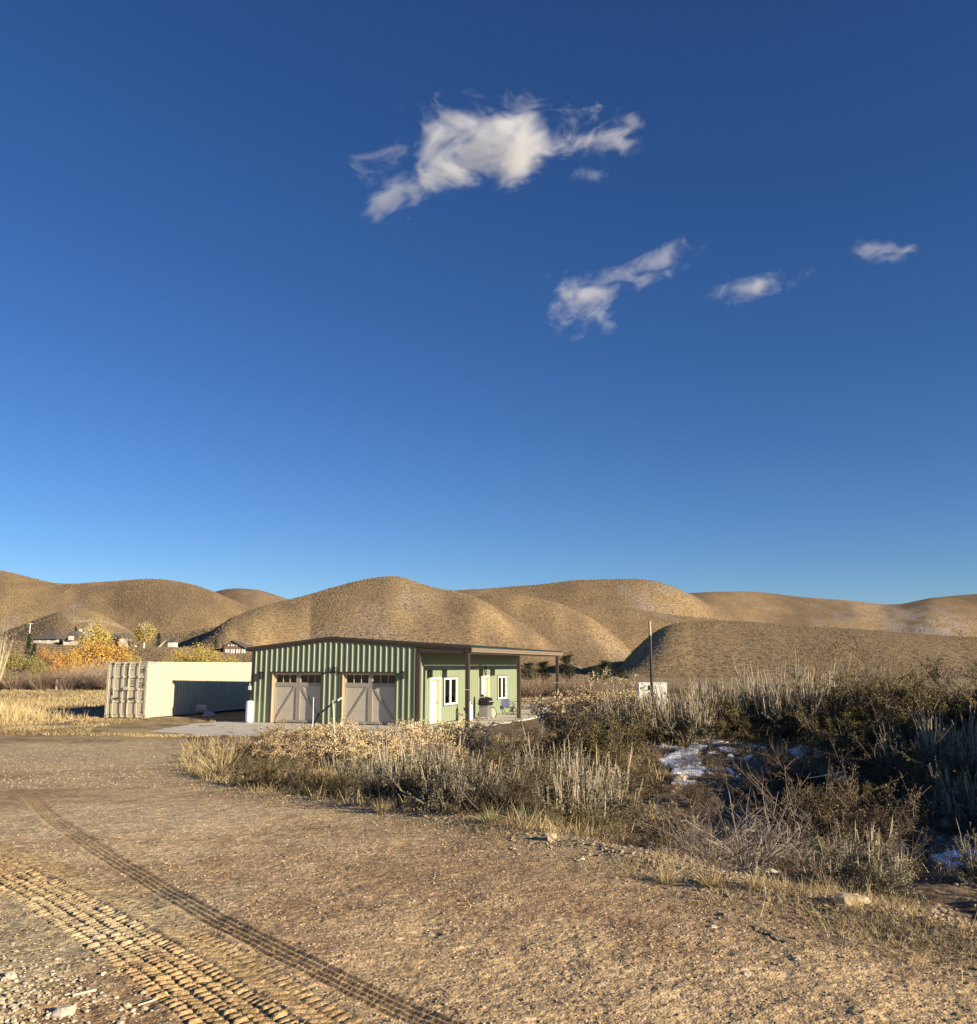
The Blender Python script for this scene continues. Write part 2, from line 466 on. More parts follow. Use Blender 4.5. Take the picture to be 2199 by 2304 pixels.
C3 = lambda *a: np.array(a)[None, None, :]
def cmix(a, b, m): return a + (b - a) * m[..., None]
def build_ground():
    rr = [0.25, 0.7, 1.2, 1.7, 2.1, 2.5]
    r = 2.5
    while r < 13: r *= 1.0021; rr.append(r)
    while r < 60: r *= 1.0045; rr.append(r)
    while r < 212: r *= 1.012; rr.append(min(r, 212.0))
    rr.append(214.0)
    rr = np.array(rr)
    dense = np.linspace(-0.60, 0.60, 640)
    rest = np.linspace(0.60, 2 * PI - 0.60, 70)[1:-1]
    th = np.concatenate([dense, rest])
    nr, ntt = len(rr), len(th)
    Rg, Tg = np.meshgrid(rr, th, indexing='ij')
    X = Rg * np.sin(Tg); Y = Rg * np.cos(Tg)
    Z = ground_z(X, Y)
    dz, fresh = micro(X, Y)
    d = edge_d(X, Y)
    road = sst(0.35, -0.15, d + 0.35 * fbm(X * 1.5, Y * 1.5, 3, 11))
    Z = Z + dz * (0.35 + 0.65 * road)
    # ---- surface kinds (what lies there), as base colours
    n = fbm(X * 0.6, Y * 0.6, 4, 50); nf = fbm(X * 4, Y * 4, 3, 51); ns = fbm(X * 0.18, Y * 0.7, 3, 52)
    dirt = cmix(C3(0.52, 0.37, 0.205) + 0 * X[..., None], C3(0.42, 0.285, 0.16) + 0 * X[..., None], sst(-0.1, 0.5, n + 0.5 * ns))
    dirt = cmix(dirt, C3(0.56, 0.42, 0.25) + 0 * X[..., None], sst(0.05, 0.6, -n + 0.3 * nf) * 0.8)
    red = sst(0.10, 0.55, fbm(X * 2.2, Y * 2.2, 4, 55) + 0.5 * n)
    dirt = cmix(dirt, C3(0.33, 0.21, 0.112) + 0 * X[..., None], 0.6 * red)
    fr_c = C3(0.48, 0.32, 0.145) + 0 * X[..., None]
    dirt = cmix(dirt, fr_c, np.clip(fresh, 0, 1) * 0.8)
    gravel = C3(0.47, 0.375, 0.225) + 0.06 * nf[..., None]
    gmask = sst(22, 27, Y + 2.5 * n) * sst(38.5, 36.0, Y + 1.2 * n) * sst(4, -6, X)
    c = cmix(dirt, gravel, gmask * 0.7)
    gl = sst(-2.3, -3.2, X - 0.35 * (Y - 3.5) + 0.5 * n) * sst(8.0, 5.8, Y + 0.4 * n)
    c = cmix(c, C3(0.50, 0.395, 0.23) + 0 * X[..., None], gl * 0.9)
    grass = C3(0.40, 0.30, 0.155) + (C3(0.22, 0.16, 0.09) - C3(0.40, 0.30, 0.155)) * sst(-0.4, 0.5, n + 0.4 * nf)[..., None]
    gm = sst(32.5, 36.5, Y + 1.2 * n + 0.5 * nf)
    c = cmix(c, grass, gm)
    soil = C3(0.15, 0.105, 0.068) + (C3(0.24, 0.18, 0.11) - C3(0.15, 0.105, 0.068)) * sst(-0.3, 0.6, nf)[..., None]
    br = sst(0.0, 0.8, d + 0.5 * nf + 0.3 * n)
    br = br * sst(60, 40, Y)
    c = cmix(c, soil, br)
    verge = np.exp(-((d + 0.25) / 0.55) ** 2) * sst(-0.5, 0.3, nf + 0.2) * sst(-6, -2, X)
    c = cmix(c, C3(0.34, 0.27, 0.15) + 0 * X[..., None], verge * 0.6)
    # snow left in the hollow
    sn = fbm(X * 1.1, Y * 0.8, 4, 71) * 0.7 + 0.45 * fbm(X * 6, Y * 4.5, 3, 72)
    reg = np.zeros_like(X)
    for (u, v, a, b) in ((1650,1700,1.0,1.5),(1560,1740,0.7,0.9),(1640,1770,0.8,1.0),(1475,1672,0.45,0.35),(1570,1664,0.5,0.3),(1800,1690,0.4,0.4),(1900,1760,0.5,0.5),(2000,1900,0.5,0.3),(2080,1830,0.9,0.8),(1960,1870,0.7,0.45),(2140,1925,0.55,0.5),(1760,1720,0.5,0.5),(2080,1765,0.4,0.3),(1560,1800,0.4,0.4)):
        sx_, sy_, _ = PG(u, v)
        reg = np.maximum(reg, np.exp(-((X - sx_) / a) ** 2 - ((Y - sy_) / b) ** 2))
    snow = sst(0.10, 0.17, 1.25 * sn - 0.46 + 0.66 * reg) * sst(0.15, 0.35, reg)
    back = np.exp(-((X - 4.2) / 3.5) ** 2 - ((Y - 66) / 9) ** 2)
    snow = np.maximum(snow, sst(0.1, 0.3, sn - 0.3 + 0.55 * back) * sst(0.2, 0.5, back))
    c = cmix(c, C3(0.80, 0.82, 0.86) + 0 * X[..., None], snow)
    Z = Z + 0.025 * snow
    Z[-1] -= 0.5
    V = np.stack([X, Y, Z], -1).reshape(-1, 3)
    c = np.clip(c, 0.01, 1).reshape(-1, 3)
    I = np.arange(nr * ntt).reshape(nr, ntt)
    A = I[:-1, :]; B = I[1:, :]
    A2 = np.roll(A, -1, 1); B2 = np.roll(B, -1, 1)
    Q = np.stack([A, A2, B2, B], -1).reshape(-1, 4)
    rc = ((d[:-1] < 0.0) & (Y[:-1] < 37) & (Y[:-1] > -30) & (np.abs(X[:-1]) < 60)).ravel()
    def sub(mask, name, mt):
        q = Q[mask]
        used = np.zeros(len(V), bool); used[q.ravel()] = True
        remap = np.cumsum(used) - 1
        me = new_mesh(name, V[used], remap[q].astype(np.int32), c[used], smooth=True)
        o = link(name, me, mt)
        tag(o, kind='structure'); return o
    # plug the tiny centre
    cz = gz(0.01, 0.01)
    o1 = sub(rc, 'dirt_road', ground_mat('dirt_road_surface', 1.0))
    o2 = sub(~rc, 'ground', ground_mat('ground_surface', 1.0))
    return o1, o2
def ground_mat(name, k):
    m = bpy.data.materials.new(name); m.use_nodes = True
    t = m.node_tree; N = t.nodes; L = t.links
    b = N['Principled BSDF']; b.inputs['Roughness'].default_value = 0.95; b.inputs['Specular IOR Level'].default_value = 0.12
    a = N.new('ShaderNodeVertexColor'); a.layer_name = 'tint'
    geo = N.new('ShaderNodeNewGeometry')
    # grains: voronoi cells of several sizes
    vo = N.new('ShaderNodeTexVoronoi'); vo.inputs['Scale'].default_value = 75
    vo2 = N.new('ShaderNodeTexVoronoi'); vo2.inputs['Scale'].default_value = 24
    n1 = N.new('ShaderNodeTexNoise'); n1.inputs['Scale'].default_value = 30; n1.inputs['Detail'].default_value = 8; n1.inputs['Roughness'].default_value = 0.75
    n2 = N.new('ShaderNodeTexNoise'); n2.inputs['Scale'].default_value = 2.2; n2.inputs['Detail'].default_value = 8; n2.inputs['Roughness'].default_value = 0.7
    for q in (vo, vo2, n1, n2): L.new(geo.outputs['Position'], q.inputs['Vector'])
    mr = N.new('ShaderNodeMapRange'); mr.inputs[1].default_value = 0.3; mr.inputs[2].default_value = 0.7; mr.inputs[3].default_value = 0.62; mr.inputs[4].default_value = 1.38
    L.new(n1.outputs[0], mr.inputs[0])
    mr2 = N.new('ShaderNodeMapRange'); mr2.inputs[1].default_value = 0.3; mr2.inputs[2].default_value = 0.7; mr2.inputs[3].default_value = 0.78; mr2.inputs[4].default_value = 1.22
    L.new(n2.outputs[0], mr2.inputs[0])
    sep = N.new('ShaderNodeSeparateColor'); L.new(vo2.outputs['Color'], sep.inputs[0])
    mr3 = N.new('ShaderNodeMapRange'); mr3.inputs[3].default_value = 0.72; mr3.inputs[4].default_value = 1.28
    L.new(sep.outputs[0], mr3.inputs[0])
    m1 = N.new('ShaderNodeMath'); m1.operation = 'MULTIPLY'; L.new(mr.outputs[0], m1.inputs[0]); L.new(mr2.outputs[0], m1.inputs[1])
    m2 = N.new('ShaderNodeMath'); m2.operation = 'MULTIPLY'; L.new(m1.outputs[0], m2.inputs[0]); L.new(mr3.outputs[0], m2.inputs[1])
    vm = N.new('ShaderNodeVectorMath'); vm.operation = 'SCALE'; L.new(a.outputs[0], vm.inputs[0]); L.new(m2.outputs[0], vm.inputs[3])
    L.new(vm.outputs[0], b.inputs['Base Color'])
    h1 = N.new('ShaderNodeMath'); h1.operation = 'MULTIPLY_ADD'; h1.inputs[1].default_value = -0.6
    L.new(vo.outputs['Distance'], h1.inputs[0]); 
    h2 = N.new('ShaderNodeMath'); h2.operation = 'MULTIPLY_ADD'; h2.inputs[1].default_value = -0.9
    L.new(vo2.outputs['Distance'], h2.inputs[0]); L.new(n1.outputs[0], h2.inputs[2]); L.new(h2.outputs[0], h1.inputs[2])
    bp = N.new('ShaderNodeBump'); bp.inputs['Strength'].default_value = 0.9; bp.inputs['Distance'].default_value = 0.009
    L.new(h1.outputs[0], bp.inputs['Height']); L.new(bp.outputs[0], b.inputs['Normal'])
    return m
build_ground()

def hill_mat():
    m = bpy.data.materials.new('hill_grass_and_sage'); m.use_nodes = True
    t = m.node_tree; N = t.nodes; L = t.links
    b = N['Principled BSDF']; b.inputs['Roughness'].default_value = 1.0; b.inputs['Specular IOR Level'].default_value = 0.05
    a = N.new('ShaderNodeVertexColor'); a.layer_name = 'tint'
    geo = N.new('ShaderNodeNewGeometry')
    n1 = N.new('ShaderNodeTexNoise'); n1.inputs['Scale'].default_value = 0.45; n1.inputs['Detail'].default_value = 6; n1.inputs['Roughness'].default_value = 0.7
    vo = N.new('ShaderNodeTexVoronoi'); vo.inputs['Scale'].default_value = 0.55
    for q in (n1, vo): L.new(geo.outputs['Position'], q.inputs['Vector'])
    r = N.new('ShaderNodeMapRange'); r.inputs[1].default_value = 0.15; r.inputs[2].default_value = 0.5; r.inputs[3].default_value = 0.4; r.inputs[4].default_value = 1.15
    L.new(vo.outputs['Distance'], r.inputs[0])
    r2 = N.new('ShaderNodeMapRange'); r2.inputs[1].default_value = 0.3; r2.inputs[2].default_value = 0.7; r2.inputs[3].default_value = 0.6; r2.inputs[4].default_value = 1.4
    L.new(n1.outputs[0], r2.inputs[0])
    mm = N.new('ShaderNodeMath'); mm.operation = 'MULTIPLY'; L.new(r.outputs[0], mm.inputs[0]); L.new(r2.outputs[0], mm.inputs[1])
    vm = N.new('ShaderNodeVectorMath'); vm.operation = 'SCALE'; L.new(a.outputs[0], vm.inputs[0]); L.new(mm.outputs[0], vm.inputs[3])
    L.new(vm.outputs[0], b.inputs['Base Color'])
    bp = N.new('ShaderNodeBump'); bp.inputs['Strength'].default_value = 1.0; bp.inputs['Distance'].default_value = 0.5
    L.new(n1.outputs[0], bp.inputs['Height']); L.new(bp.outputs[0], b.inputs['Normal'])
    return m
HILLMAT = hill_mat()
def hill_cols(X, Y, Z):
    n = fbm(X * 0.012, Y * 0.006, 4, 80); n2 = fbm(X * 0.06, Y * 0.03, 3, 81)
    c = cmix(C3(0.30, 0.208, 0.11) + 0 * X[..., None], C3(0.205, 0.145, 0.088) + 0 * X[..., None], sst(-0.4, 0.4, n + 0.4 * n2))
    # frost on hollow faces
    fr = sst(0.18, 0.5, fbm(X * 0.02 + 5, Y * 0.008, 3, 84)) * sst(-0.3, 0.4, n2)
    c = cmix(c, C3(0.40, 0.37, 0.36) + 0 * X[..., None], fr * 0.22)
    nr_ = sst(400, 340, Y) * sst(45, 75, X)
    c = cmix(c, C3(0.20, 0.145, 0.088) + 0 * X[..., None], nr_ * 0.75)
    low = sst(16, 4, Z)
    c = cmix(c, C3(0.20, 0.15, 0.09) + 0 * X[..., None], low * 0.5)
    return c
def hill_track(pts):
    q = [march(u, v, ground_z1, 400, 1500, 1.06) for u, v in pts]
    return q
def ground_z1(x, y): return ground_z(np.array([x]), np.array([y]))[0]
TRACKS = [hill_track(p) for p in [[(5,1440),(60,1409),(110,1393),(150,1381),(190,1372)], [(70,1399),(170,1401),(260,1408),(330,1403)]]]
def build_hills():
    rr = [212.0]; r = 212.0
    while r < 1800: r *= 1.0065; rr.append(r)
    while r < 9000: r *= 1.06; rr.append(r)
    rr = np.array(rr)
    th = np.concatenate([np.linspace(-0.66, 0.66, 720), np.linspace(0.66, 2 * PI - 0.66, 90)[1:-1]])
    Rg, Tg = np.meshgrid(rr, th, indexing='ij')
    X = Rg * np.sin(Tg); Y = Rg * np.cos(Tg)
    Z = ground_z(X, Y)
    c = hill_cols(X, Y, Z)
    # convex spurs tinted paler, painting in the brightness of sunlit ridges
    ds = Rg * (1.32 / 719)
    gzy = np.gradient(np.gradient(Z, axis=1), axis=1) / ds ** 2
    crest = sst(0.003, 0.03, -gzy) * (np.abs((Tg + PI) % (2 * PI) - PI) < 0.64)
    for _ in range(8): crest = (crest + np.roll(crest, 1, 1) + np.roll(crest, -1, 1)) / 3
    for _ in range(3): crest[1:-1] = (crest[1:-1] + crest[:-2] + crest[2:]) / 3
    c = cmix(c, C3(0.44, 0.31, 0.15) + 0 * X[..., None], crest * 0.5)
    for tr in TRACKS:
        c = cmix(c, C3(0.42, 0.34, 0.21) + 0 * X[..., None], 0.75 * sst(5.5, 2.0, dist_poly(X, Y, tr)))
    # snow in the shaded gullies far right
    for (u, v, YY, a, b_, k) in ((2060,1400,1250,60,120,0.3),(1640,1380,1150,60,90,0.35),(1420,1415,520,16,30,0.3),(920,1420,470,14,70,0.12),(620,1385,520,22,30,0.12)):
        q = P(u, v, YY)
        c = cmix(c, C3(0.55, 0.56, 0.62) + 0 * X[..., None], k * np.exp(-((X - q.x) / a) ** 2 - ((Y - YY) / b_) ** 2) * sst(-0.5, 0.4, fbm(X * 0.08, Y * 0.05, 3, 88)))
    I = np.arange(Rg.size).reshape(Rg.shape)
    A = I[:-1]; B = I[1:]
    Q = np.stack([A, np.roll(A, -1, 1), np.roll(B, -1, 1), B], -1).reshape(-1, 4)
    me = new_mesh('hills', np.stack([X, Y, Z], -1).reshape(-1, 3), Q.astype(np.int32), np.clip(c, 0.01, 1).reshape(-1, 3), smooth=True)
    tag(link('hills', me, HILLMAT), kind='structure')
build_hills()
# ------------------------------------------------------------------ paints
GREEN = mat('sage_green_metal', (0.205, 0.238, 0.145), rough=0.45, var=0.05, vscale=1.5)
GREENS = GREEN
BROWN = mat('brown_trim', (0.062, 0.044, 0.031), rough=0.45, var=0.08)
TANT = mat('tan_jamb', (0.46, 0.36, 0.24), rough=0.5, var=0.05)
DOORTAN = mat('garage_door_tan', (0.50, 0.445, 0.36), rough=0.55, var=0.04)
DOORTRIM = mat('garage_door_trim', (0.35, 0.305, 0.245), rough=0.55, var=0.04)
MUNT = mat('muntin_tan', (0.5, 0.44, 0.35), rough=0.5)
ROOFM = mat('dark_roof_metal', (0.035, 0.06, 0.055), rough=0.4, var=0.1)
CREAM = mat('cream_door_paint', (0.80, 0.72, 0.54), rough=0.5, var=0.03)
WHITE = mat('white_vinyl', (0.82, 0.80, 0.74), rough=0.4, var=0.03)
BLACK = mat('black_metal', (0.012, 0.012, 0.013), rough=0.4)
DARKIN = mat('dark_interior', (0.05, 0.045, 0.04), rough=0.9)
CONC = mat('pale_concrete', (0.58, 0.52, 0.42), rough=0.9, var=0.14, vscale=1.2, bump=0.2, bscale=60, attr=False)
CONTM = mat('container_beige', (0.52, 0.46, 0.31), rough=0.5, var=0.08, vscale=0.8, streak=(1.5, 1.5, 0.25))
CONTD = mat('container_door_beige', (0.55, 0.485, 0.36), rough=0.55, var=0.10, vscale=2, streak=(3, 3, 0.4))
INK = mat('dark_stencil_ink', (0.06, 0.06, 0.06), rough=0.6)
TANKW = mat('tank_white', (0.74, 0.74, 0.72), rough=0.35, var=0.10, vscale=6)
GLASS = glass_mat('window_glass')
LAMPG = mat('lamp_glass', (0.06, 0.06, 0.055), rough=0.15)

# ------------------------------------------------------------------ the metal building
ang = R(19.2)
E1 = Vector((math.cos(ang), -math.sin(ang), 0)); E2 = Vector((math.sin(ang), math.cos(ang), 0))
ORG = Vector((-12.018, 46.029, 0))
W, LEN = 9.21, 16.4
def B(x, y, z=0): return ORG + E1 * x + E2 * y + Vector((0, 0, z))
bld = empty('metal_garage_building', ORG, -ang, 'sage green ribbed metal garage building with brown trim and a lean-to porch', 'building')
PK = 4.5
def roof_z(x):
    if x <= PK: return 4.20 - (PK - x) * (4.20 - 3.70) / (PK + 0.25)
    return 4.20 - (x - PK) * (4.20 - 3.68) / (11.78 - PK)
def ribbed_wall(name, mt, x0, x1, top, openings, plane, pitch=0.305, rib=(0.055, 0.042, 0.024), z0=0.0, phase=0.15):
    """plane: (origin, along, outward)"""
    o, a, nrm = [Vector(q) for q in plane]
    wb, hh, wt = rib
    prof = [(x0, 0.0)]
    x = x0 + phase
    while x < x1 - 0.07:
        c = x
        prof += [(c - wb, 0), (c - wt, hh), (c + wt, hh), (c + wb, 0)]
        # small stiffening bead between the ribs
        if c + pitch / 2 + 0.02 < x1: prof += [(c + pitch / 2 - 0.018, 0), (c + pitch / 2, 0.004), (c + pitch / 2 + 0.018, 0)]
        x += pitch
    prof.append((x1, 0.0))
    cuts = sorted({q for op in openings for q in (op[0], op[1])})
    pts = []
    for (xa, da), (xb, db) in zip(prof[:-1], prof[1:]):
        inner = [c for c in cuts if xa + 1e-4 < c < xb - 1e-4]
        seq = [xa] + inner + [xb]
        for p, q in zip(seq[:-1], seq[1:]):
            f = lambda t: da + (db - da) * (t - xa) / (xb - xa)
            pts.append((p, f(p), q, f(q)))
    mb = MB()
    for p, dp, q, dq in pts:
        mid = (p + q) / 2
        spans = [(z0, None)]
        for (oa, ob, za, zb) in openings:
            if oa - 1e-6 <= mid <= ob + 1e-6:
                ns = []
                for (s0, s1) in spans:
                    if za > s0 + 1e-4: ns.append((s0, za))
                    ns.append((zb, s1))
                spans = ns
        for s0, s1 in spans:
            tp = top(p) if s1 is None else s1; tq = top(q) if s1 is None else s1
            A = o + a * p + nrm * dp; Bq = o + a * q + nrm * dq
            z = Vector((0, 0, 1))
            mb.add([A + z * s0, Bq + z * s0, Bq + z * tq, A + z * tp], [(0, 1, 2, 3)])
    return mb.build(name, mt, bld)
GD = [(1.15, 3.97), (5.13, 8.01)]
GDH = 2.45
ribbed_wall('front_wall', GREEN, 0.0, W, lambda x: roof_z(x) - 0.1, [(a, b, 0, GDH) for a, b in GD], ((0, 0, 0), (1, 0, 0), (0, -1, 0)))
SD = [(1.42, 2.62), (8.95, 10.1)]          # entry door openings, along the side wall
SW = [(3.15, 5.02, 0.83, 2.20), (11.68, 13.38, 0.83, 2.18)]
ribbed_wall('side_wall', GREENS, 0.0, LEN, lambda x: roof_z(W) - 0.1, [(a, b, 0, 2.15) for a, b in SD] + SW, ((W, 0, 0), (0, 1, 0), (1, 0, 0)), rib=(0.055, 0.026, 0.02))
ribbed_wall('far_side_wall', GREEN, 0.0, LEN, lambda x: roof_z(0) - 0.1, [], ((0, LEN, 0), (0, -1, 0), (-1, 0, 0)))
ribbed_wall('rear_wall', GREEN, 0.0, W, lambda x: roof_z(W - x) - 0.1, [], ((W, LEN, 0), (-1, 0, 0), (0, 1, 0)))
MB().box(0.05, W - 0.3, 0.35, LEN - 0.05, 0.003, 0.03).build('floor_slab', DARKIN, bld)

# roof: ribbed sheet running down both slopes
def roof():
    mb = MB()
    y = -0.07; ys = [(y, 0.0)]
    c = y + 0.2
    while c < LEN + 0.2:
        ys += [(c - 0.05, 0), (c - 0.02, 0.035), (c + 0.02, 0.035), (c + 0.05, 0)]
        c += 0.305
    ys.append((LEN + 0.28, 0))
    for xa, xb in ((-0.32, PK), (PK, 11.9)):
        za, zb = roof_z(xa), roof_z(xb)
        for (ya, da), (yb, db) in zip(ys[:-1], ys[1:]):
            mb.add([(xa, ya, za + da), (xb, ya, zb + da), (xb, yb, zb + db), (xa, yb, za + db)], [(0, 1, 2, 3)])
            mb.add([(xa, ya, za - 0.02), (xa, yb, za - 0.02), (xb, yb, zb - 0.02), (xb, ya, zb - 0.02)], [(0, 1, 2, 3)])
        # closed eave edge
    for x in (-0.32, 11.9):
        z = roof_z(x)
        for (ya, da), (yb, db) in zip(ys[:-1], ys[1:]):
            mb.add([(x, ya, z - 0.02), (x, yb, z - 0.02), (x, yb, z + db), (x, ya, z + da)], [(0, 1, 2, 3)])
    return mb.build('roof', ROOFM, bld)
roof()
# gable fascia: two stepped bands following the slope, front and rear
def slope_band(mb, x0, x1, y0, y1, dt, db):
    xs = [x0] + ([PK] if x0 < PK < x1 else []) + [x1]
    for a, b in zip(xs[:-1], xs[1:]):
        mb.poly([(a, y0, roof_z(a) - db), (b, y0, roof_z(b) - db), (b, y0, roof_z(b) - dt), (a, y0, roof_z(a) - dt)], (0, y1 - y0, 0))
mb = MB(); slope_band(mb, -0.34, 11.92, -0.125, -0.075, -0.045, 0.075); slope_band(mb, -0.30, 11.88, -0.105, -0.06, 0.078, 0.13); slope_band(mb, -0.05, 11.88, -0.09, -0.05, 0.132, 0.17)
mb.build('gable_fascia', BROWN, bld)
mb = MB(); slope_band(mb, -0.34, 11.92, LEN + 0.285, LEN + 0.36, -0.045, 0.17)
mb.build('rear_fascia', BROWN, bld)
MB().box(-0.42, -0.325, -0.125, LEN + 0.36, roof_z(-0.32) - 0.16, roof_z(-0.32) - 0.01).build('eave_gutter', BROWN, bld)
FASC = mat('eave_fascia_brown', (0.22, 0.165, 0.12), rough=0.5, var=0.06)
mb = MB()
mb.box(11.90, 11.97, -0.125, LEN + 0.36, 3.545, 3.635)
mb.box(11.88, 11.94, -0.105, LEN + 0.34, 3.44, 3.542)
mb.build('porch_fascia', FASC, bld)
mb = MB(); mb.box(11.62, 11.80, -0.1, LEN + 0.1, 3.36, 3.54); mb.build('porch_beam', BROWN, bld)
for y in (0.0, 8.05, 16.3):
    mb = MB()
    mb.poly([(W + 0.04, y - 0.07, 3.62), (11.61, y - 0.07, 3.50), (11.61, y - 0.07, 3.36), (W + 0.04, y - 0.07, 3.44)], (0, 0.14, 0))
    mb.build('porch_rafter', BROWN, bld)
for x in (9.9, 10.75):
    MB().box(x - 0.03, x + 0.03, 0.1, LEN - 0.1, roof_z(x) - 0.19, roof_z(x) - 0.05).build('purlin', BROWN, bld)
for y in (0.0, 8.05, 16.3):
    mb = MB(); mb.box(11.60, 11.78, y - 0.09, y + 0.09, 0.012, 3.357)
    po = mb.build('porch_post', BROWN, bld, bevel=0.008)
    MB().box(11.55, 11.83, y - 0.14, y + 0.14, 0.003, 0.0105).build('post_base', BLACK, po)
# string clip on the first and last post
for y, z in ((0.0, 1.72), (16.3, 1.75)):
    mb = MB(); mb.path([(11.50, y - 0.12, z + 0.04), (11.60, y - 0.105, z), (11.80, y - 0.105, z - 0.03), (11.9, y - 0.1, z - 0.02)], 0.012, 5)
    mb.build('hook_bracket', WHITE, bld)
# corner trims
MB().box(W - 0.13, W + 0.05, -0.05, -0.038, 0.0, roof_z(W) - 0.17).box(W + 0.038, W + 0.05, -0.037, 0.13, 0.0, 3.6).build('corner_trim', BROWN, bld)
MB().box(-0.05, 0.05, -0.05, -0.038, 0.0, roof_z(0) - 0.17).box(-0.05, -0.038, -0.037, 0.1, 0.0, 3.45).build('corner_trim', BROWN, bld)

# garage doors
for a, b in GD:
    tr = MB()
    tr.box(a - 0.09, a, -0.045, 0.0, 0.0, GDH + 0.07); tr.box(b, b + 0.035, -0.045, 0.0, 0.0, GDH + 0.07)
    tr.box(a, b, -0.045, 0.0, GDH, GDH + 0.07)
    tr.build('door_opening_trim', BROWN, bld)
    jb = MB()
    jb.box(a, a + 0.03, 0.0, 0.22, 0.0, GDH); jb.box(b - 0.03, b, 0.0, 0.22, 0.0, GDH); jb.box(a + 0.03, b - 0.03, 0.0, 0.22, GDH - 0.03, GDH)
    jb.box(a + 0.03, a + 0.075, 0.12, 0.215, 0.0, GDH - 0.03)
    jb.build('door_jamb', TANT, bld)
    x0, x1 = a + 0.08, b - 0.035
    cx = (x0 + x1) / 2
    pn = MB()
    zs = [0.03, 0.62, 1.21, 1.80, GDH - 0.035]
    for z0, z1 in zip(zs[:3], zs[1:4]): pn.box(x0, x1, 0.20, 0.25, z0 + 0.006, z1)
    # top section with openings for the glass
    zg0, zg1 = 1.98, 2.36
    pn.box(x0, x1, 0.20, 0.25, 1.806, zg0); pn.box(x0, x1, 0.20, 0.25, zg1, GDH - 0.035)
    pn.box(x0, x0 + 0.06, 0.20, 0.25, zg0, zg1); pn.box(x1 - 0.03, x1, 0.20, 0.25, zg0, zg1); pn.box(cx - 0.12, cx + 0.12, 0.20, 0.25, zg0, zg1)
    pn.box(x0, x1, 0.235, 0.245, 0.0, 1.9)
    dr = pn.build('garage_door', DOORTAN, bld)
    tm = MB()
    f0, f1 = 0.165, 0.197
    tm.box(x0, cx - 0.005, f0, f1, 1.79, 1.965); tm.box(cx + 0.005, x1, f0, f1, 1.79, 1.965)
    tm.box(x0, cx - 0.005, f0, f1, 0.035, 0.15); tm.box(cx + 0.005, x1, f0, f1, 0.035, 0.15)
    tm.box(cx - 0.115, cx - 0.005, f0 - 0.003, f1, 0.153, 1.787); tm.box(cx + 0.005, cx + 0.115, f0 - 0.003, f1, 0.153, 1.787)
    tm.box(cx - 0.115, cx - 0.005, f0 - 0.003, f1, 1.968, 2.41); tm.box(cx + 0.005, cx + 0.115, f0 - 0.003, f1, 1.968, 2.41)
    tm.box(x0, x0 + 0.05, f0 - 0.003, f1, 0.153, 1.787); tm.box(x1 - 0.045, x1, f0 - 0.003, f1, 0.153, 1.787)
    for sgn in (-1, 1):
        xt = cx + sgn * 0.17; xb = (x0 + 0.09) if sgn < 0 else (x1 - 0.09)
        zt, zb = 1.785, 0.155
        hw = 0.055 * math.hypot(xt - xb, zt - zb) / (zt - zb)
        tm.poly([(xb - hw, f0 + 0.003, zb), (xb + hw, f0 + 0.003, zb), (xt + hw, f0 + 0.003, zt), (xt - hw, f0 + 0.003, zt)], (0, f1 - f0 - 0.003, 0))
    tm.build('trim_boards', DOORTRIM, dr)
    gl = MB()
    for s0, s1 in ((x0 + 0.06, cx - 0.12), (cx + 0.12, x1 - 0.03)):
        gl.box(s0, s1, 0.222, 0.228, zg0, zg1)
        for k in (1, 2):
            xm = s0 + (s1 - s0) * k / 3
            MB().box(xm - 0.014, xm + 0.014, 0.190, 0.219, zg0, zg1).build('muntin', MUNT, dr)
    gl.build('window_pane', GLASS, dr)

# entry doors and windows in the side wall (x = W)
for k, (a, b) in enumerate(SD):
    fr = MB()
    fr.box(W + 0.0, W + 0.045, a - 0.085, a, 0.0, 2.24); fr.box(W, W + 0.045, b, b + 0.085, 0.0, 2.24); fr.box(W, W + 0.045, a, b, 2.15, 2.24)
    f = fr.build('door_frame', CREAM, bld)
    jm = MB(); jm.box(W - 0.2, W, a, a + 0.025, 0, 2.15); jm.box(W - 0.2, W, b - 0.03, b, 0, 2.15); jm.box(W - 0.2, W, a + 0.025, b - 0.03, 2.12, 2.15); jm.box(W - 0.2, W + 0.02, a + 0.025, b - 0.03, 0.0, 0.03)
    jm.build('jamb_lining', mat('jamb_lining_tan', (0.60, 0.50, 0.34), rough=0.5), f)
    d = MB(); d.box(W - 0.2, W - 0.155, a + 0.027, b - 0.032, 0.032, 2.118)
    do = d.build('entry_door', CREAM, bld)
    pn = MB()
    w_ = (b - a - 0.06)
    for (p0, p1) in ((0.12, 0.47), (0.53, 0.88)):
        for (q0, q1) in ((0.22, 0.95), (1.1, 1.95)):
            y0, y1 = a + 0.03 + p0 * w_, a + 0.03 + p1 * w_
            pn.box(W - 0.153, W - 0.147, y0, y1, q0, q0 + 0.03); pn.box(W - 0.153, W - 0.147, y0, y1, q1 - 0.03, q1)
            pn.box(W - 0.153, W - 0.147, y0, y0 + 0.03, q0 + 0.03, q1 - 0.03); pn.box(W - 0.153, W - 0.147, y1 - 0.03, y1, q0 + 0.03, q1 - 0.03)
    pn.build('door_moulding', CREAM, do)
    h = MB(); yk = b - 0.12
    h.cyl((W - 0.155, yk, 0.98), (W - 0.09, yk, 0.98), 0.02); h.lathe([(0.001, -0.03), (0.03, -0.012), (0.03, 0.012), (0.001, 0.03)], (W - 0.08, yk, 0.98), 10)
    if k:
        h.box(W - 0.155, W - 0.13, yk - 0.03, yk + 0.03, 0.84, 1.1)
        MB().cyl((W - 0.155, yk, 1.28), (W - 0.12, yk, 1.28), 0.03).build('deadbolt', BLACK, do)
    h.build('door_handle', BLACK, do)
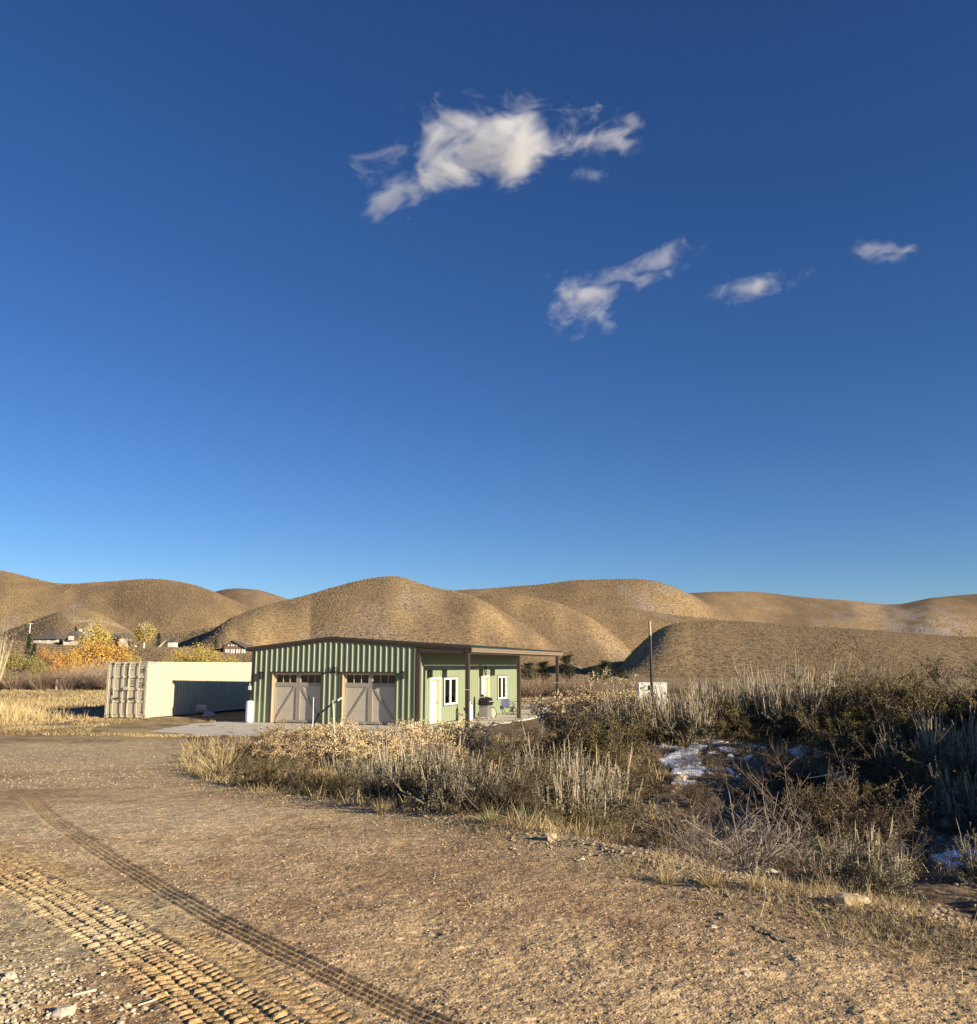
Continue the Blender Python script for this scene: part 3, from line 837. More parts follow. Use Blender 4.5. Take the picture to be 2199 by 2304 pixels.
ORANGE = mat('orange_plastic', (0.7, 0.12, 0.02), rough=0.5)
CURT = mat('grey_curtain', (0.30, 0.26, 0.21), rough=0.9)
for k, (a, b, z0, z1) in enumerate(SW):
    fr = MB(); t = 0.09
    fr.box(W - 0.05, W + 0.05, a, a + t, z0, z1); fr.box(W - 0.05, W + 0.05, b - t, b, z0, z1)
    fr.box(W - 0.05, W + 0.05, a + t, b - t, z0, z0 + t); fr.box(W - 0.05, W + 0.05, a + t, b - t, z1 - t, z1)
    fr.box(W - 0.04, W + 0.04, (a + b) / 2 - 0.05, (a + b) / 2 + 0.05, z0 + t, z1 - t)
    f = fr.build('window', WHITE, bld)
    g = MB(); g.box(W - 0.012, W - 0.006, a + t, (a + b) / 2 - 0.05, z0 + t, z1 - t); g.box(W - 0.012, W - 0.006, (a + b) / 2 + 0.05, b - t, z0 + t, z1 - t)
    g.build('pane', GLASS, f)
    tr = MB(); tr.box(W + 0.0, W + 0.056, a - 0.035, b + 0.035, z1, z1 + 0.035); tr.box(W, W + 0.04, a - 0.03, a - 0.002, z0, z1); tr.box(W, W + 0.04, b + 0.002, b + 0.03, z0, z1); tr.box(W, W + 0.056, a - 0.03, b + 0.03, z0 - 0.035, z0 - 0.002)
    tr.build('window_trim', BROWN, bld)
    if k == 1:
        cu = MB()
        for q in range(16):
            y0 = a + 0.1 + q * (b - a - 0.2) / 16; y1 = y0 + (b - a - 0.2) / 16
            cu.add([(W - 0.25 + (0.05 if q % 2 else 0), y0, z0), (W - 0.25 + (0 if q % 2 else 0.05), y1, z0), (W - 0.25 + (0 if q % 2 else 0.05), y1, z1), (W - 0.25 + (0.05 if q % 2 else 0), y0, z1)], [(0, 1, 2, 3)])
        cu.build('curtain', CURT, bld)
# bucket just inside the first window
ot = empty('orange_bucket', B(W - 0.45, 3.75, 0.9), 0, 'orange plastic bucket showing behind the glass of the near porch window', 'bucket')
MB().lathe([(0.12, 0), (0.13, 0.02), (0.16, 0.34), (0.168, 0.34), (0.168, 0.37), (0.15, 0.37), (0.14, 0.06)], n=18).build('bucket_body', ORANGE, ot)
MB().path([(-0.16, 0, 0.34), (-0.1, 0.03, 0.45), (0, 0.04, 0.49), (0.1, 0.03, 0.45), (0.16, 0, 0.34)], 0.006, 5).build('handle', BLACK, ot)
sh = empty('window_shelf', B(W - 0.45, 3.9, 0), -ang, 'dark shelf inside the near porch window under the orange bucket', 'shelf')
MB().box(-0.22, 0.2, -0.75, 0.9, 0.86, 0.897).build('shelf_board', DARKIN, sh)
for yy in (-0.7, 0.82): MB().box(-0.2, 0.18, yy, yy + 0.04, 0.032, 0.858).build('leg', DARKIN, sh)

# wall lamps
def wall_lamp(x, y, z, nx, ny):
    """(nx,ny): outward direction in the building's frame"""
    M = Matrix.Translation((x, y, z)) @ Matrix(((ny * -1, nx, 0, 0), (nx, ny, 0, 0), (0, 0, 1, 0), (0, 0, 0, 1)))
    def bx(mb, a, b, c, d, e, f): mb.box(a, b, c, d, e, f, M=M)
    m = MB(); bx(m, -0.06, 0.06, 0.0, 0.03, -0.17, 0.17); bx(m, -0.02, 0.02, 0.03, 0.09, 0.10, 0.13)
    bx(m, -0.085, 0.085, 0.05, 0.23, 0.135, 0.165); bx(m, -0.06, 0.06, 0.075, 0.205, 0.165, 0.185); bx(m, -0.075, 0.075, 0.06, 0.22, -0.185, -0.155)
    for sx in (-0.07, 0.055):
        for sy in (0.06, 0.205): bx(m, sx, sx + 0.015, sy, sy + 0.015, -0.155, 0.135)
    l = m.build('wall_lamp', BLACK, bld)
    g = MB(); bx(g, -0.053, 0.053, 0.077, 0.203, -0.153, 0.133)
    g.build('lamp_glass', LAMPG, l)
wall_lamp(0.57, -0.036, 2.33, 0, -1); wall_lamp(8.41, -0.036, 2.37, 0, -1)
for y in (1.06, 2.93, 8.45, 10.47): wall_lamp(W + 0.03, y, 2.42, 1, 0)
# oval plaque above the far door
m = MB(); n = 24
ring = [(0.17 * math.cos(2*PI*i/n), 0.27 * math.sin(2*PI*i/n)) for i in range(n)]
m.path([Vector((W + 0.045, 9.45 + a, 2.52 + b)) for a, b in ring + ring[:1]], 0.018, 6)
for q in (-0.17, -0.06, 0.06, 0.17): m.path([Vector((W + 0.045, 9.45 - 0.1, 2.52 + q)), Vector((W + 0.045, 9.45, 2.52 + q + 0.06)), Vector((W + 0.045, 9.45 + 0.1, 2.52 + q))], 0.014, 5)
m.build('oval_plaque', BLACK, bld)
# house number on a scrolled iron bar
m = MB()
m.path([Vector((4.02, -0.06, 2.455)), Vector((4.1, -0.06, 2.475)), Vector((4.2, -0.06, 2.485)), Vector((4.95, -0.06, 2.485)), Vector((5.03, -0.06, 2.475)), Vector((5.09, -0.06, 2.455))], 0.018, 6)
for cx_, s_ in ((4.14, 1), (4.98, -1)):
    m.path([Vector((cx_ + s_ * 0.06 * (1 - t / 14) * math.cos(t * 0.7), -0.06, 2.415 + 0.06 * (1 - t / 14) * math.sin(t * 0.7))) for t in range(12)], 0.010, 5)
m.cyl((4.35, -0.03, 2.485), (4.35, -0.07, 2.485), 0.012); m.cyl((4.8, -0.03, 2.485), (4.8, -0.07, 2.485), 0.012)
nb = m.build('house_number_sign', BLACK, bld)
fc = bpy.data.curves.new('number', 'FONT'); fc.body = '130'; fc.size = 0.34; fc.extrude = 0.008; fc.align_x = 'CENTER'; fc.space_character = 1.1; fc.offset = 0.004
tmp = bpy.data.objects.new('tmp', fc); COL.objects.link(tmp); bpy.context.view_layer.update()
nme = bpy.data.meshes.new_from_object(tmp.evaluated_get(bpy.context.evaluated_depsgraph_get()))
bpy.data.objects.remove(tmp)
nme.materials.clear()
fo = link('numerals', nme, BLACK, nb, (4.60, -0.065, 2.50)); fo.rotation_euler = (PI / 2, 0, 0)
# electrical whip at the left corner
m = MB(); m.box(-0.16, -0.02, -0.10, -0.052, 1.6, 1.8); m.cyl((-0.09, -0.075, 1.8), (-0.09, -0.075, 2.3), 0.012)
m.build('meter_box', WHITE, bld)

# ------------------------------------------------------------------ slabs
def slab(name, pts, z0, z1, cuts=()):
    m = MB(); m.poly([(p[0], p[1], z0) for p in pts], (0, 0, z1 - z0))
    o = m.build(name, CONC, None, bevel=0.01)
    return tag(o, kind='structure')
pts = [B(9.2, -0.002), B(0, -0.002), B(-0.9, 0.9), B(-2.6, -2.4), B(-5.2, -4.2), B(-4.2, -6.3), B(2, -7.2), B(9.2, -7.4)]
slab('concrete_apron', [(p.x, p.y) for p in pts], -0.16, -0.004)
pts = [B(W + 0.06, 5.9), B(12.35, 5.6), B(12.35, LEN + 0.4), B(W + 0.06, LEN + 0.4)]
slab('porch_slab', [(p.x, p.y) for p in pts], -0.2, 0.0)
pts = [B(W + 0.06, -0.2), B(W + 2.9, -0.2), B(W + 2.9, 5.55), B(W + 0.06, 5.55)]
slab('porch_lower_slab', [(p.x, p.y) for p in pts], -0.2, -0.03)

# ------------------------------------------------------------------ shipping container
CO = Vector((-17.72, 46.95, 0.13)); ca = math.atan2(0.25, 0.968)
ct = empty('shipping_container', CO, -ca, 'long beige corrugated shipping container with double doors on its near end', 'container')
CW, CLN, CHT = 2.44, 12.19, 2.90
# local: x from -2.44..0 across, y 0..12.19 back
f = MB()
for x0, x1 in ((-CW, -CW + 0.14), (-0.14, 0)):
    f.box(x0, x1, 0, 0.14, 0.14, CHT - 0.12); f.box(x0, x1, CLN - 0.14, CLN, 0.14, CHT - 0.12)
for x0, x1 in ((-CW, -CW + 0.12), (-0.12, 0)):
    f.box(x0 + 0.02, x1 - 0.003, 0.18, CLN - 0.18, 0.02, 0.17); f.box(x0 + 0.02, x1 - 0.003, 0.14, CLN - 0.14, CHT - 0.11, CHT - 0.02)
f.box(-CW + 0.16, -0.16, 0.01, 0.12, CHT - 0.16, CHT - 0.02); f.box(-CW + 0.18, -0.18, 0.01, 0.12, 0.02, 0.16)
f.box(-CW + 0.16, -0.16, CLN - 0.12, CLN - 0.01, CHT - 0.16, CHT - 0.02); f.box(-CW + 0.18, -0.18, CLN - 0.12, CLN - 0.01, 0.02, 0.16)
f.build('frame', CONTD, ct, bevel=0.006)
for x0 in (-CW - 0.004, -0.174):
    for y0 in (-0.004, CLN - 0.174):
        for z0 in (0.0, CHT - 0.118):
            c_ = MB().box(x0, x0 + 0.178, y0, y0 + 0.178, z0, z0 + 0.118).build('corner_casting', CONTD, ct)
            if y0 < 1: MB().box(x0 + 0.06, x0 + 0.12, y0 - 0.003, y0 + 0.002, z0 + 0.03, z0 + 0.085).build('casting_hole', BLACK, c_)
            MB().box(x0 + (0.176 if x0 > -1 else -0.001), x0 + (0.181 if x0 > -1 else 0.002), y0 + 0.06, y0 + 0.12, z0 + 0.03, z0 + 0.085).build('casting_hole', BLACK, c_)
def corr(mb, x, y0, y1, z0, z1, sgn):
    pitch = 0.278; n = int((y1 - y0) / pitch); pitch = (y1 - y0) / n
    pr = []
    for k in range(n):
        b0 = y0 + k * pitch
        pr += [(b0, 0), (b0 + pitch * 0.26, 0), (b0 + pitch * 0.5, -0.036), (b0 + pitch * 0.76, -0.036)]
    pr.append((y1, 0))
    for (ya, da), (yb, db) in zip(pr[:-1], pr[1:]):
        mb.add([(x + sgn * da, ya, z0), (x + sgn * db, yb, z0), (x + sgn * db, yb, z1), (x + sgn * da, ya, z1)], [(0, 1, 2, 3)])
s = MB(); corr(s, -0.012, 0.14, CLN - 0.14, 0.17, CHT - 0.11, 1); s.build('side_panel', CONTM, ct)
s = MB(); corr(s, -CW + 0.012, 0.14, CLN - 0.14, 0.17, CHT - 0.11, -1); s.build('side_panel', CONTM, ct)
s = MB(); s.box(-CW + 0.14, -0.14, CLN - 0.08, CLN - 0.05, 0.16, CHT - 0.16); s.build('end_panel', CONTM, ct)
s = MB(); s.box(-CW + 0.12, -0.12, 0.12, CLN - 0.12, CHT - 0.05, CHT - 0.03); s.build('roof_panel', CONTM, ct)
s = MB(); s.box(-CW + 0.14, -0.14, 0.14, CLN - 0.14, 0.12, 0.15); s.build('floor_panel', DARKIN, ct)
TXT = ['MAX GROSS', 'TARE', 'NET', 'CU CAP']
for side in (0, 1):
    x0 = -CW + 0.15 if side == 0 else -CW / 2 + 0.01
    x1 = -CW / 2 - 0.01 if side == 0 else -0.15
    d = MB(); d.box(x0, x1, 0.05, 0.09, 0.17, CHT - 0.17)
    do = d.build('container_door', CONTD, ct)
    rb = MB()
    zr = [0.17, 0.84, 1.46, 2.10, CHT - 0.17]
    rb.box(x0 + 0.003, x0 + 0.07, 0.022, 0.05, 0.172, CHT - 0.172); rb.box(x1 - 0.07, x1 - 0.003, 0.022, 0.05, 0.172, CHT - 0.172)
    for z in zr[1:-1]: rb.box(x0 + 0.07, x1 - 0.07, 0.022, 0.05, z - 0.06, z + 0.06)
    for z in (0.175, CHT - 0.245): rb.box(x0 + 0.07, x1 - 0.07, 0.025, 0.05, z, z + 0.07)
    rb.build('door_frame_rib', CONTD, do, bevel=0.005)
    bars = (x0 + 0.33, x1 - 0.19) if side == 0 else (x0 + 0.16, x1 - 0.36)
    for xb in bars:
        q = MB(); q.cyl((xb, -0.035, 0.05), (xb, -0.035, CHT - 0.05), 0.019, n=10)
        for z in zr[1:-1]: q.box(xb - 0.045, xb + 0.045, -0.058, 0.021, z - 0.035, z + 0.035)
        q.box(xb - 0.05, xb + 0.05, -0.05, 0.005, 0.05, 0.11); q.box(xb - 0.05, xb + 0.05, -0.05, 0.005, CHT - 0.11, CHT - 0.05)
        bo = q.build('locking_bar', CONTM, do)
        sg = 1 if xb < (x0 + x1) / 2 else -1
        h = MB(); h.box(min(xb, xb + sg * 0.36), max(xb, xb + sg * 0.36), -0.085, -0.06, 0.99, 1.025); h.box(xb + sg * 0.3 - 0.03, xb + sg * 0.3 + 0.03, -0.06, -0.002, 0.97, 1.05)
        h.build('handle', mat('galvanised_dark', (0.12, 0.11, 0.10), rough=0.5, metal=0.5), bo)
    for z in (0.35, 1.0, 1.75, 2.5):
        xh = x0 - 0.07 if side == 0 else x1 + 0.07
        MB().box(xh - 0.05, xh + 0.05, -0.022, 0.0, z - 0.05, z + 0.05).build('hinge', CONTM, do)
m = MB(); m.box(-CW / 2 - 0.12, -CW / 2 + 0.10, -0.10, -0.065, 1.44, 1.60); m.build('lock_box', CONTD, ct)
# hazard marks at the top corners (short slanted dashes), and small unreadable weight panels
m = MB()
for x0 in (-CW + 0.2, -0.62):
    for k in range(4): m.poly([(x0 + k * 0.09, 0.006, CHT - 0.13), (x0 + k * 0.09 + 0.045, 0.006, CHT - 0.13), (x0 + k * 0.09 + 0.085, 0.006, CHT - 0.05), (x0 + k * 0.09 + 0.04, 0.006, CHT - 0.05)], (0, 0.003, 0))
for k in range(4): m.poly([(-0.002, 0.25 + k * 0.13, CHT - 0.1), (-0.002, 0.31 + k * 0.13, CHT - 0.1), (-0.002, 0.36 + k * 0.13, CHT - 0.04), (-0.002, 0.30 + k * 0.13, CHT - 0.04)], (0.003, 0, 0))
m.build('hazard_stripes', INK, ct)
m = MB(); rnd = random.Random(4)
def dashes(x0, x1, z, h, seed):
    x = x0
    while x < x1:
        ww = rnd.uniform(0.02, 0.05); m.box(x, min(x + ww, x1), 0.0465, 0.0495, z, z + h); x += ww + 0.012
for z in (2.0, 1.93, 1.80, 1.73, 1.65, 1.59, 1.53): dashes(-0.55, -0.28, z, 0.035, 1)
for z in (2.0, 1.86, 1.74, 1.60): dashes(-1.0, -0.82, z, 0.06, 2)
dashes(-0.48, -0.24, 2.45, 0.07, 3); dashes(-0.48, -0.28, 2.32, 0.08, 3); dashes(-0.98, -0.9, 2.42, 0.09, 3)
m.box(-CW + 0.27, -CW + 0.43, 0.0465, 0.0495, 1.14, 1.34)
m.build('weight_panel_marks', INK, ct)
for yy in (0.3, 5.8, 11.6): tag(MB().box(-CW + 0.2, -0.2, yy, yy + 0.2, -0.18, -0.003).build('support_block', mat('grey_wood_block', (0.22, 0.2, 0.17), rough=0.9), ct))

# culvert end fitting lying in the shade beside the container
PIPEM = mat('grey_plastic', (0.33, 0.33, 0.33), rough=0.6)
cv = empty('plastic_culvert_pipe', P(455, 1606, 50.2), R(20), 'short grey plastic pipe end lying on the shaded dirt beside the container', 'pipe')
g0 = gz(cv.location.x, cv.location.y); cv.location.z = g0
m = MB(); m.cyl((-0.3, 0, 0.42), (0.18, 0.05, 0.40), 0.22, 0.22, 20, caps=False); m.cyl((-0.33, 0, 0.42), (-0.27, 0, 0.42), 0.25, 0.25, 20, caps=False); m.cyl((-0.28, 0, 0.42), (0.16, 0.05, 0.40), 0.19, 0.19, 20, caps=False)
m.build('pipe_body', PIPEM, cv)
m = MB(); m.poly([(0.0, -0.25, 0.0), (0.75, -0.2, 0.0), (0.62, -0.1, 0.22), (0.2, -0.15, 0.36)], (0, 0.5, 0)); m.build('end_section', PIPEM, cv, bevel=0.03)
MB().cyl((-0.2, 0, 0.42), (-0.19, 0, 0.42), 0.185, 0.185, 20).build('pipe_bore', BLACK, cv)

# ------------------------------------------------------------------ propane tanks, grill, chairs on the porch
def tall_tank(loc, h, r, label, hose=False, collar=True):
    t = empty('propane_cylinder', loc, 0, label, 'propane tank')
    m = MB(); m.lathe([(r * 0.8, 0), (r * 0.86, 0.05), (r, 0.08), (r, h - r * 0.55), (r * 0.93, h - r * 0.3), (r * 0.7, h - r * 0.1), (r * 0.3, h)], n=24)
    m.build('tank_body', TANKW, t, smooth=True)
    m = MB(); m.lathe([(r * 0.42, h - 0.02), (r * 0.45, h + 0.13), (r * 0.42, h + 0.13), (r * 0.39, h)], n=18)
    m.build('collar', BLACK if collar else TANKW, t)
    m = MB(); m.cyl((0, 0, h - 0.02), (0, 0, h + 0.09), 0.02); m.cyl((0, 0, h + 0.08), (0, 0, h + 0.1), 0.04)
    m.build('valve', mat('brass', (0.4, 0.3, 0.12), rough=0.4, metal=0.8), t)
    m = MB(); m.lathe([(r * 0.82, 0), (r * 0.82, 0.06), (r * 0.78, 0.06)], n=20); m.build('foot_ring', TANKW, t)
    if hose:
        m = MB(); m.path([Vector((0.03, 0, h + 0.06)), Vector((0.2, 0, h + 0.0)), Vector((r + 0.06, 0, h - 0.3)), Vector((r + 0.07, 0, h - 0.8)), Vector((r + 0.1, -0.1, 0.15))], 0.013, 6); m.build('hose', BLACK, t)
    return t
tall_tank(B(0.10, -0.28, 0.0), 1.09, 0.19, 'tall scuffed white propane cylinder standing by the left front corner of the green garage')
tall_tank(B(9.95, 4.9, -0.03), 0.86, 0.19, 'squat white propane cylinder standing left of the front porch post', collar=False)
tall_tank(B(9.75, 7.55, 0.0), 1.12, 0.2, 'tall white propane cylinder with a black hose against the side wall behind the grill', hose=True, collar=True)
gr = empty('barbecue_grill', B(10.3, 6.5, 0), -ang, 'black lidded barbecue grill on a steel cabinet behind the front porch post', 'grill')
m = MB(); m.box(-0.22, 0.22, -0.30, 0.30, 0.09, 0.72); m.build('cabinet', mat('brushed_steel', (0.35, 0.34, 0.33), rough=0.4, metal=0.6), gr, bevel=0.01)
m = MB(); m.poly([(-0.28, -0.42, 0.86), (0.28, -0.42, 0.86), (0.28, -0.42, 0.98), (0.18, -0.42, 1.10), (0.0, -0.42, 1.15), (-0.18, -0.42, 1.12), (-0.28, -0.42, 1.0)], (0, 0.84, 0)); m.build('lid', BLACK, gr, bevel=0.02)
MB().box(-0.27, 0.27, -0.43, 0.43, 0.723, 0.857).build('firebox', BLACK, gr)
for s in (-1, 1): MB().box(-0.22, 0.22, *(sorted((s * 0.45, s * 0.80))), 0.82, 0.85).build('side_shelf', BLACK, gr)
MB().cyl((0.31, -0.3, 0.93), (0.31, 0.3, 0.93), 0.014).cyl((0.27, -0.28, 0.93), (0.31, -0.28, 0.93), 0.01).cyl((0.27, 0.28, 0.93), (0.31, 0.28, 0.93), 0.01).build('lid_handle', TANKW, gr)
for sx in (-0.2, 0.2):
    for sy in (-0.36, 0.36): MB().cyl((sx - 0.015, sy, 0.045), (sx + 0.015, sy, 0.045), 0.042, n=14).build('wheel', BLACK, gr)
ROCKB = mat('rough_sack', (0.42, 0.38, 0.28), rough=0.95, var=0.2, vscale=8)
def blob(name, loc, sx, sy, sz, mt, seed, label=None, cat=None, n=16, amp=0.15, sharp=False, group=None):
    vs = []; fs = []
    rows = n // 2
    for i in range(rows + 1):
        ph = PI * i / rows
        for j in range(n):
            t = 2 * PI * j / n
            d = Vector((math.sin(ph) * math.cos(t), math.sin(ph) * math.sin(t), math.cos(ph)))
            k = 1 + amp * float(fbm(d.x * 1.7 + seed, d.y * 1.7 + d.z * 2.3, 3, seed)) * 1.6
            if sharp:
                for a in range(3): d[a] = math.copysign(abs(d[a]) ** 0.7, d[a])
            vs.append((d.x * k * sx, d.y * k * sy, max(d.z * k, -0.6) * sz + 0.5 * sz))
    for i in range(rows):
        for j in range(n): fs.append((i*n+j, (i+1)*n+j, (i+1)*n+(j+1) % n, i*n+(j+1) % n))
    m = MB(); m.add(vs, fs)
    o = m.build(name, mt, None, smooth=not sharp, loc=loc)
    return tag(o, label, cat, group)
blob('feed_sack', B(10.0, 8.35, 0), 0.3, 0.22, 0.34, ROCKB, 5, 'pale sack slumped on the porch floor between the tall tank and the far door', 'sack')

BLUE = mat('blue_chair_fabric', (0.26, 0.31, 0.62), rough=0.8)
NAVY = mat('navy_chair_fabric', (0.05, 0.07, 0.16), rough=0.8)
GREYF = mat('grey_chair_fabric', (0.45, 0.44, 0.44), rough=0.8)
def camp_chair(loc, rz, backm, seatm, label):
    t = empty('camp_chair', loc, rz, label, 'chair')
    fr = MB()
    wdt, dep, sh, bh = 0.27, 0.25, 0.43, 0.92
    for s in (-1, 1):
        fr.path([Vector((s * wdt, -dep, 0.02)), Vector((-s * wdt, -dep, sh))], 0.012, 6)
        fr.path([Vector((s * wdt, dep, 0.02)), Vector((s * wdt, -dep, sh))], 0.012, 6)
        fr.path([Vector((s * wdt, -dep, 0.02)), Vector((s * wdt, dep, sh))], 0.012, 6)
        fr.path([Vector((s * wdt, -dep, sh)), Vector((s * wdt, -dep, 0.62))], 0.012, 6)
        fr.path([Vector((s * wdt, dep, 0.02)), Vector((s * wdt, dep + 0.10, bh))], 0.012, 6)
        fr.path([Vector((s * wdt, -dep, 0.012)), Vector((s * wdt, dep, 0.012))], 0.012, 6)
    fr.path([Vector((-wdt, -dep, 0.012)), Vector((wdt, -dep, 0.012))], 0.012, 6)
    fr.build('frame', BLACK, t)
    MB().box(-wdt + 0.01, wdt - 0.01, -dep, dep, sh - 0.005, sh + 0.02).build('seat', seatm, t, bevel=0.008)
    M = Matrix.Translation((0, dep + 0.05, 0)) @ Matrix.Rotation(R(-6), 4, 'X')
    MB().box(-wdt + 0.014, wdt - 0.014, -0.015, 0.01, sh + 0.05, bh, M=M).build('backrest', backm, t, bevel=0.006)
    for s in (-1, 1): MB().box(s * wdt - 0.04, s * wdt + 0.04, -dep - 0.03, dep + 0.05, 0.623, 0.645).build('armrest', BLACK, t, bevel=0.006)
    return t
camp_chair(B(10.25, 9.75 + 0.9, 0), -ang + R(170), BLUE, NAVY, 'folding camp chair with a blue backrest on the porch below the far window')
camp_chair(B(10.9, 13.9, 0), -ang + R(-60), GREYF, BLACK, 'black folding chair with a grey back just left of the middle porch post')
camp_chair(B(12.25, 11.3, 0), -ang + R(-80), BLACK, BLACK, 'black folding chair showing right of the middle porch post')
tb = empty('patio_table', B(10.5, 12.2, 0), -ang, 'small round wire patio table between the porch chairs', 'table')
m = MB(); m.lathe([(0.36, 0.70), (0.38, 0.70), (0.38, 0.72), (0.36, 0.72)], n=28)
for k in range(-3, 4): m.box(k * 0.1 - 0.008, k * 0.1 + 0.008, -math.sqrt(0.37**2 - (k*0.1)**2), math.sqrt(0.37**2 - (k*0.1)**2), 0.704, 0.716)
m.build('tabletop', BLACK, tb)
for k in range(3):
    a = 2 * PI * k / 3 + 0.3
    MB().path([Vector((0.3 * math.cos(a), 0.3 * math.sin(a), 0.70)), Vector((0.08 * math.cos(a), 0.08 * math.sin(a), 0.36)), Vector((0.34 * math.cos(a), 0.34 * math.sin(a), 0.01))], 0.012, 6).build('leg', BLACK, tb)
pp = empty('potted_plant', B(10.5, 12.15, 0.72), 0, 'small leafy plant in a dark pot on the patio table', 'potted plant')
MB().lathe([(0.06, 0), (0.09, 0.13), (0.08, 0.13), (0.06, 0.03)], n=14).build('pot', BLACK, pp)

# ------------------------------------------------------------------ pole, stakes, hoist, box
pl = empty('steel_pole', (0, 0, 0), 0, 'thin dark steel pole with a pale upper sleeve rising from the brush', 'pole')
Yp = 27.0
a = P(1469, 1600, Yp); b = P(1463.5, 1432, Yp); c = P(1462, 1399, Yp)
a.z = gz(a.x, Yp)
pl.location = a
MB().cyl((0, 0, 0), b - a, 0.045, 0.045, 14).build('lower_shaft', mat('dark_brown_steel', (0.03, 0.022, 0.018), rough=0.4), pl)
MB().cyl(b - a, c - a, 0.040, 0.040, 14).cyl(c - a, c - a + Vector((0, 0, 0.015)), 0.046, 0.046, 14).build('upper_sleeve', mat('pale_wood_sleeve', (0.42, 0.34, 0.22), rough=0.6), pl)
MB().cyl(b - a - Vector((0, 0, 0.03)), b - a + Vector((0, 0, 0.03)), 0.05, 0.05, 14).build('joint_collar', BLACK, pl)

def stake(u0, v0, u1, v1, Y, r, label, seed, cross=False):
    a = P(u0, v0, Y); b = P(u1, v1, Y); a.z = min(a.z, gz(a.x, Y))
    t = empty('survey_stake', a, 0, label, 'stake')
    MB().cyl((0, 0, 0), b - a, r, r * 0.8, 8).cyl(b - a, b - a + Vector((0, 0, 0.03)), r * 0.8, 0.004, 8).build('rod', mat('white_fibreglass', (0.78, 0.76, 0.66), rough=0.5), t)
    if cross:
        h = (b - a) * 0.22
        MB().box(0, 0.16, -0.012, 0.012, h.z, h.z + 0.03).build('crosspiece', mat('faded_pink_tape', (0.7, 0.42, 0.36), rough=0.7), t)
    return t
stake(755.5, 1668, 749, 1577, 31, 0.018, 'long leaning white stake rising from the rabbitbrush in front of the garage', 1)
stake(704, 1640, 705.5, 1570, 36.5, 0.02, 'upright white stake with a pink crosspiece in front of the left garage door', 2, cross=True)
hb = empty('trailer_boom', P(706, 1645, 37.5), 0, 'black steel boom arm with a white tip angled up between the garage doors', 'hoist')
o0 = Vector(hb.location)
q = [P(u, v, 37.5) - o0 for u, v in ((706, 1641), (709, 1628), (714, 1615), (719.5, 1606), (747, 1584.5), (760, 1576), (769, 1570))]
MB().cyl(q[0], q[1], 0.055, 0.055, 10).cyl(q[1], q[2], 0.05, 0.05, 10).cyl(q[2], q[3], 0.06, 0.06, 10).build('mast', BLACK, hb)
MB().cyl(q[3], q[4], 0.042, 0.036, 10).cyl(q[4], q[5], 0.034, 0.028, 10).build('arm', BLACK, hb)
MB().cyl(q[5], q[6], 0.04, 0.04, 10).build('tip', WHITE, hb)
MB().lathe([(0.001, -0.07), (0.06, -0.05), (0.08, 0), (0.06, 0.05), (0.001, 0.07)], q[3], 14).build('pivot', BLACK, hb)
MB().box(q[0].x - 0.35, q[0].x + 0.45, -0.25, 0.25, q[0].z - 0.12, q[0].z).build('base_frame', BLACK, hb)

Yb = 52.0
a = P(1440, 1600, Yb); b = P(1499.5, 1536, Yb)
wb = empty('utility_box', (a.x, Yb, gz(a.x, Yb)), R(-6), 'white metal utility box seen through the gap in the brush beside the thin pole', 'utility box')
wx = b.x - a.x; hz_ = b.z - wb.location.z
m = MB()
for k in range(int(wx / 0.2)): m.box(k * 0.2, k * 0.2 + 0.19, 0.0, 0.02, 0.1, hz_ - 0.06)
m.box(0, wx, 0.021, 1.4, 0.08, hz_ - 0.06); m.build('box_body', WHITE, wb)
MB().box(-0.03, wx + 0.03, -0.03, 1.43, hz_ - 0.058, hz_).build('lid', WHITE, wb, bevel=0.01)
MB().box(0.50, 0.62, -0.012, -0.002, hz_ - 0.42, hz_ - 0.15).build('vent', BLACK, wb)
MB().box(0.02, wx - 0.02, 0.02, 1.38, 0, 0.08).build('skid', BLACK, wb)

bx_ = P(127, 1546, 96)
bb = empty('nest_box_post', (bx_.x, 96, gz(bx_.x, 96)), 0, 'small post with a flat roofed top in front of the bare willows', 'post')
MB().box(-0.07, 0.07, -0.07, 0.07, 0, 1.25).build('post', mat('weathered_wood', (0.4, 0.33, 0.25), rough=0.9), bb)
MB().box(-0.3, 0.3, -0.25, 0.25, 1.25, 1.32).build('roof', BLACK, bb)

# ------------------------------------------------------------------ houses on the bench
HW = {'cream': mat('house_cream', (0.50, 0.45, 0.34), rough=0.8), 'roof': mat('house_roof', (0.10, 0.085, 0.075), rough=0.9, var=0.1),
      'brown': mat('house_brown', (0.17, 0.115, 0.075), rough=0.8), 'dark': mat('house_dark', (0.03, 0.025, 0.022), rough=0.8),
      'pale': mat('house_pale', (0.62, 0.58, 0.50), rough=0.8), 'win': mat('window_painted_reflection', (0.75, 0.76, 0.76), rough=0.25)}  # pane colour is painted pale for the sky reflected in it
def house_at(u0, vb, Y, label, rz=0):
    p = P(u0, vb, Y); z = gz(p.x, Y)
    o = empty('house', (p.x, Y, z - 0.3), rz, label, 'house', 'houses along the bench below the hills')
    S = Y / 2012.0
    return o, S, p.z - (z - 0.3)
def gable(mb, x0, x1, y0, y1, z0, z1, axis='x', ov=0.4):
    """roof prism; ridge along axis"""
    if axis == 'y':
        mb.poly([(x0 - ov, y0 - ov, z0), (x1 + ov, y0 - ov, z0), ((x0 + x1) / 2, y0 - ov, z1)], (0, y1 - y0 + 2 * ov, 0))
    else:
        mb.poly([(x0 - ov, y0 - ov, z0), (x0 - ov, y1 + ov, z0), (x0 - ov, (y0 + y1) / 2, z1)], (x1 - x0 + 2 * ov, 0, 0))
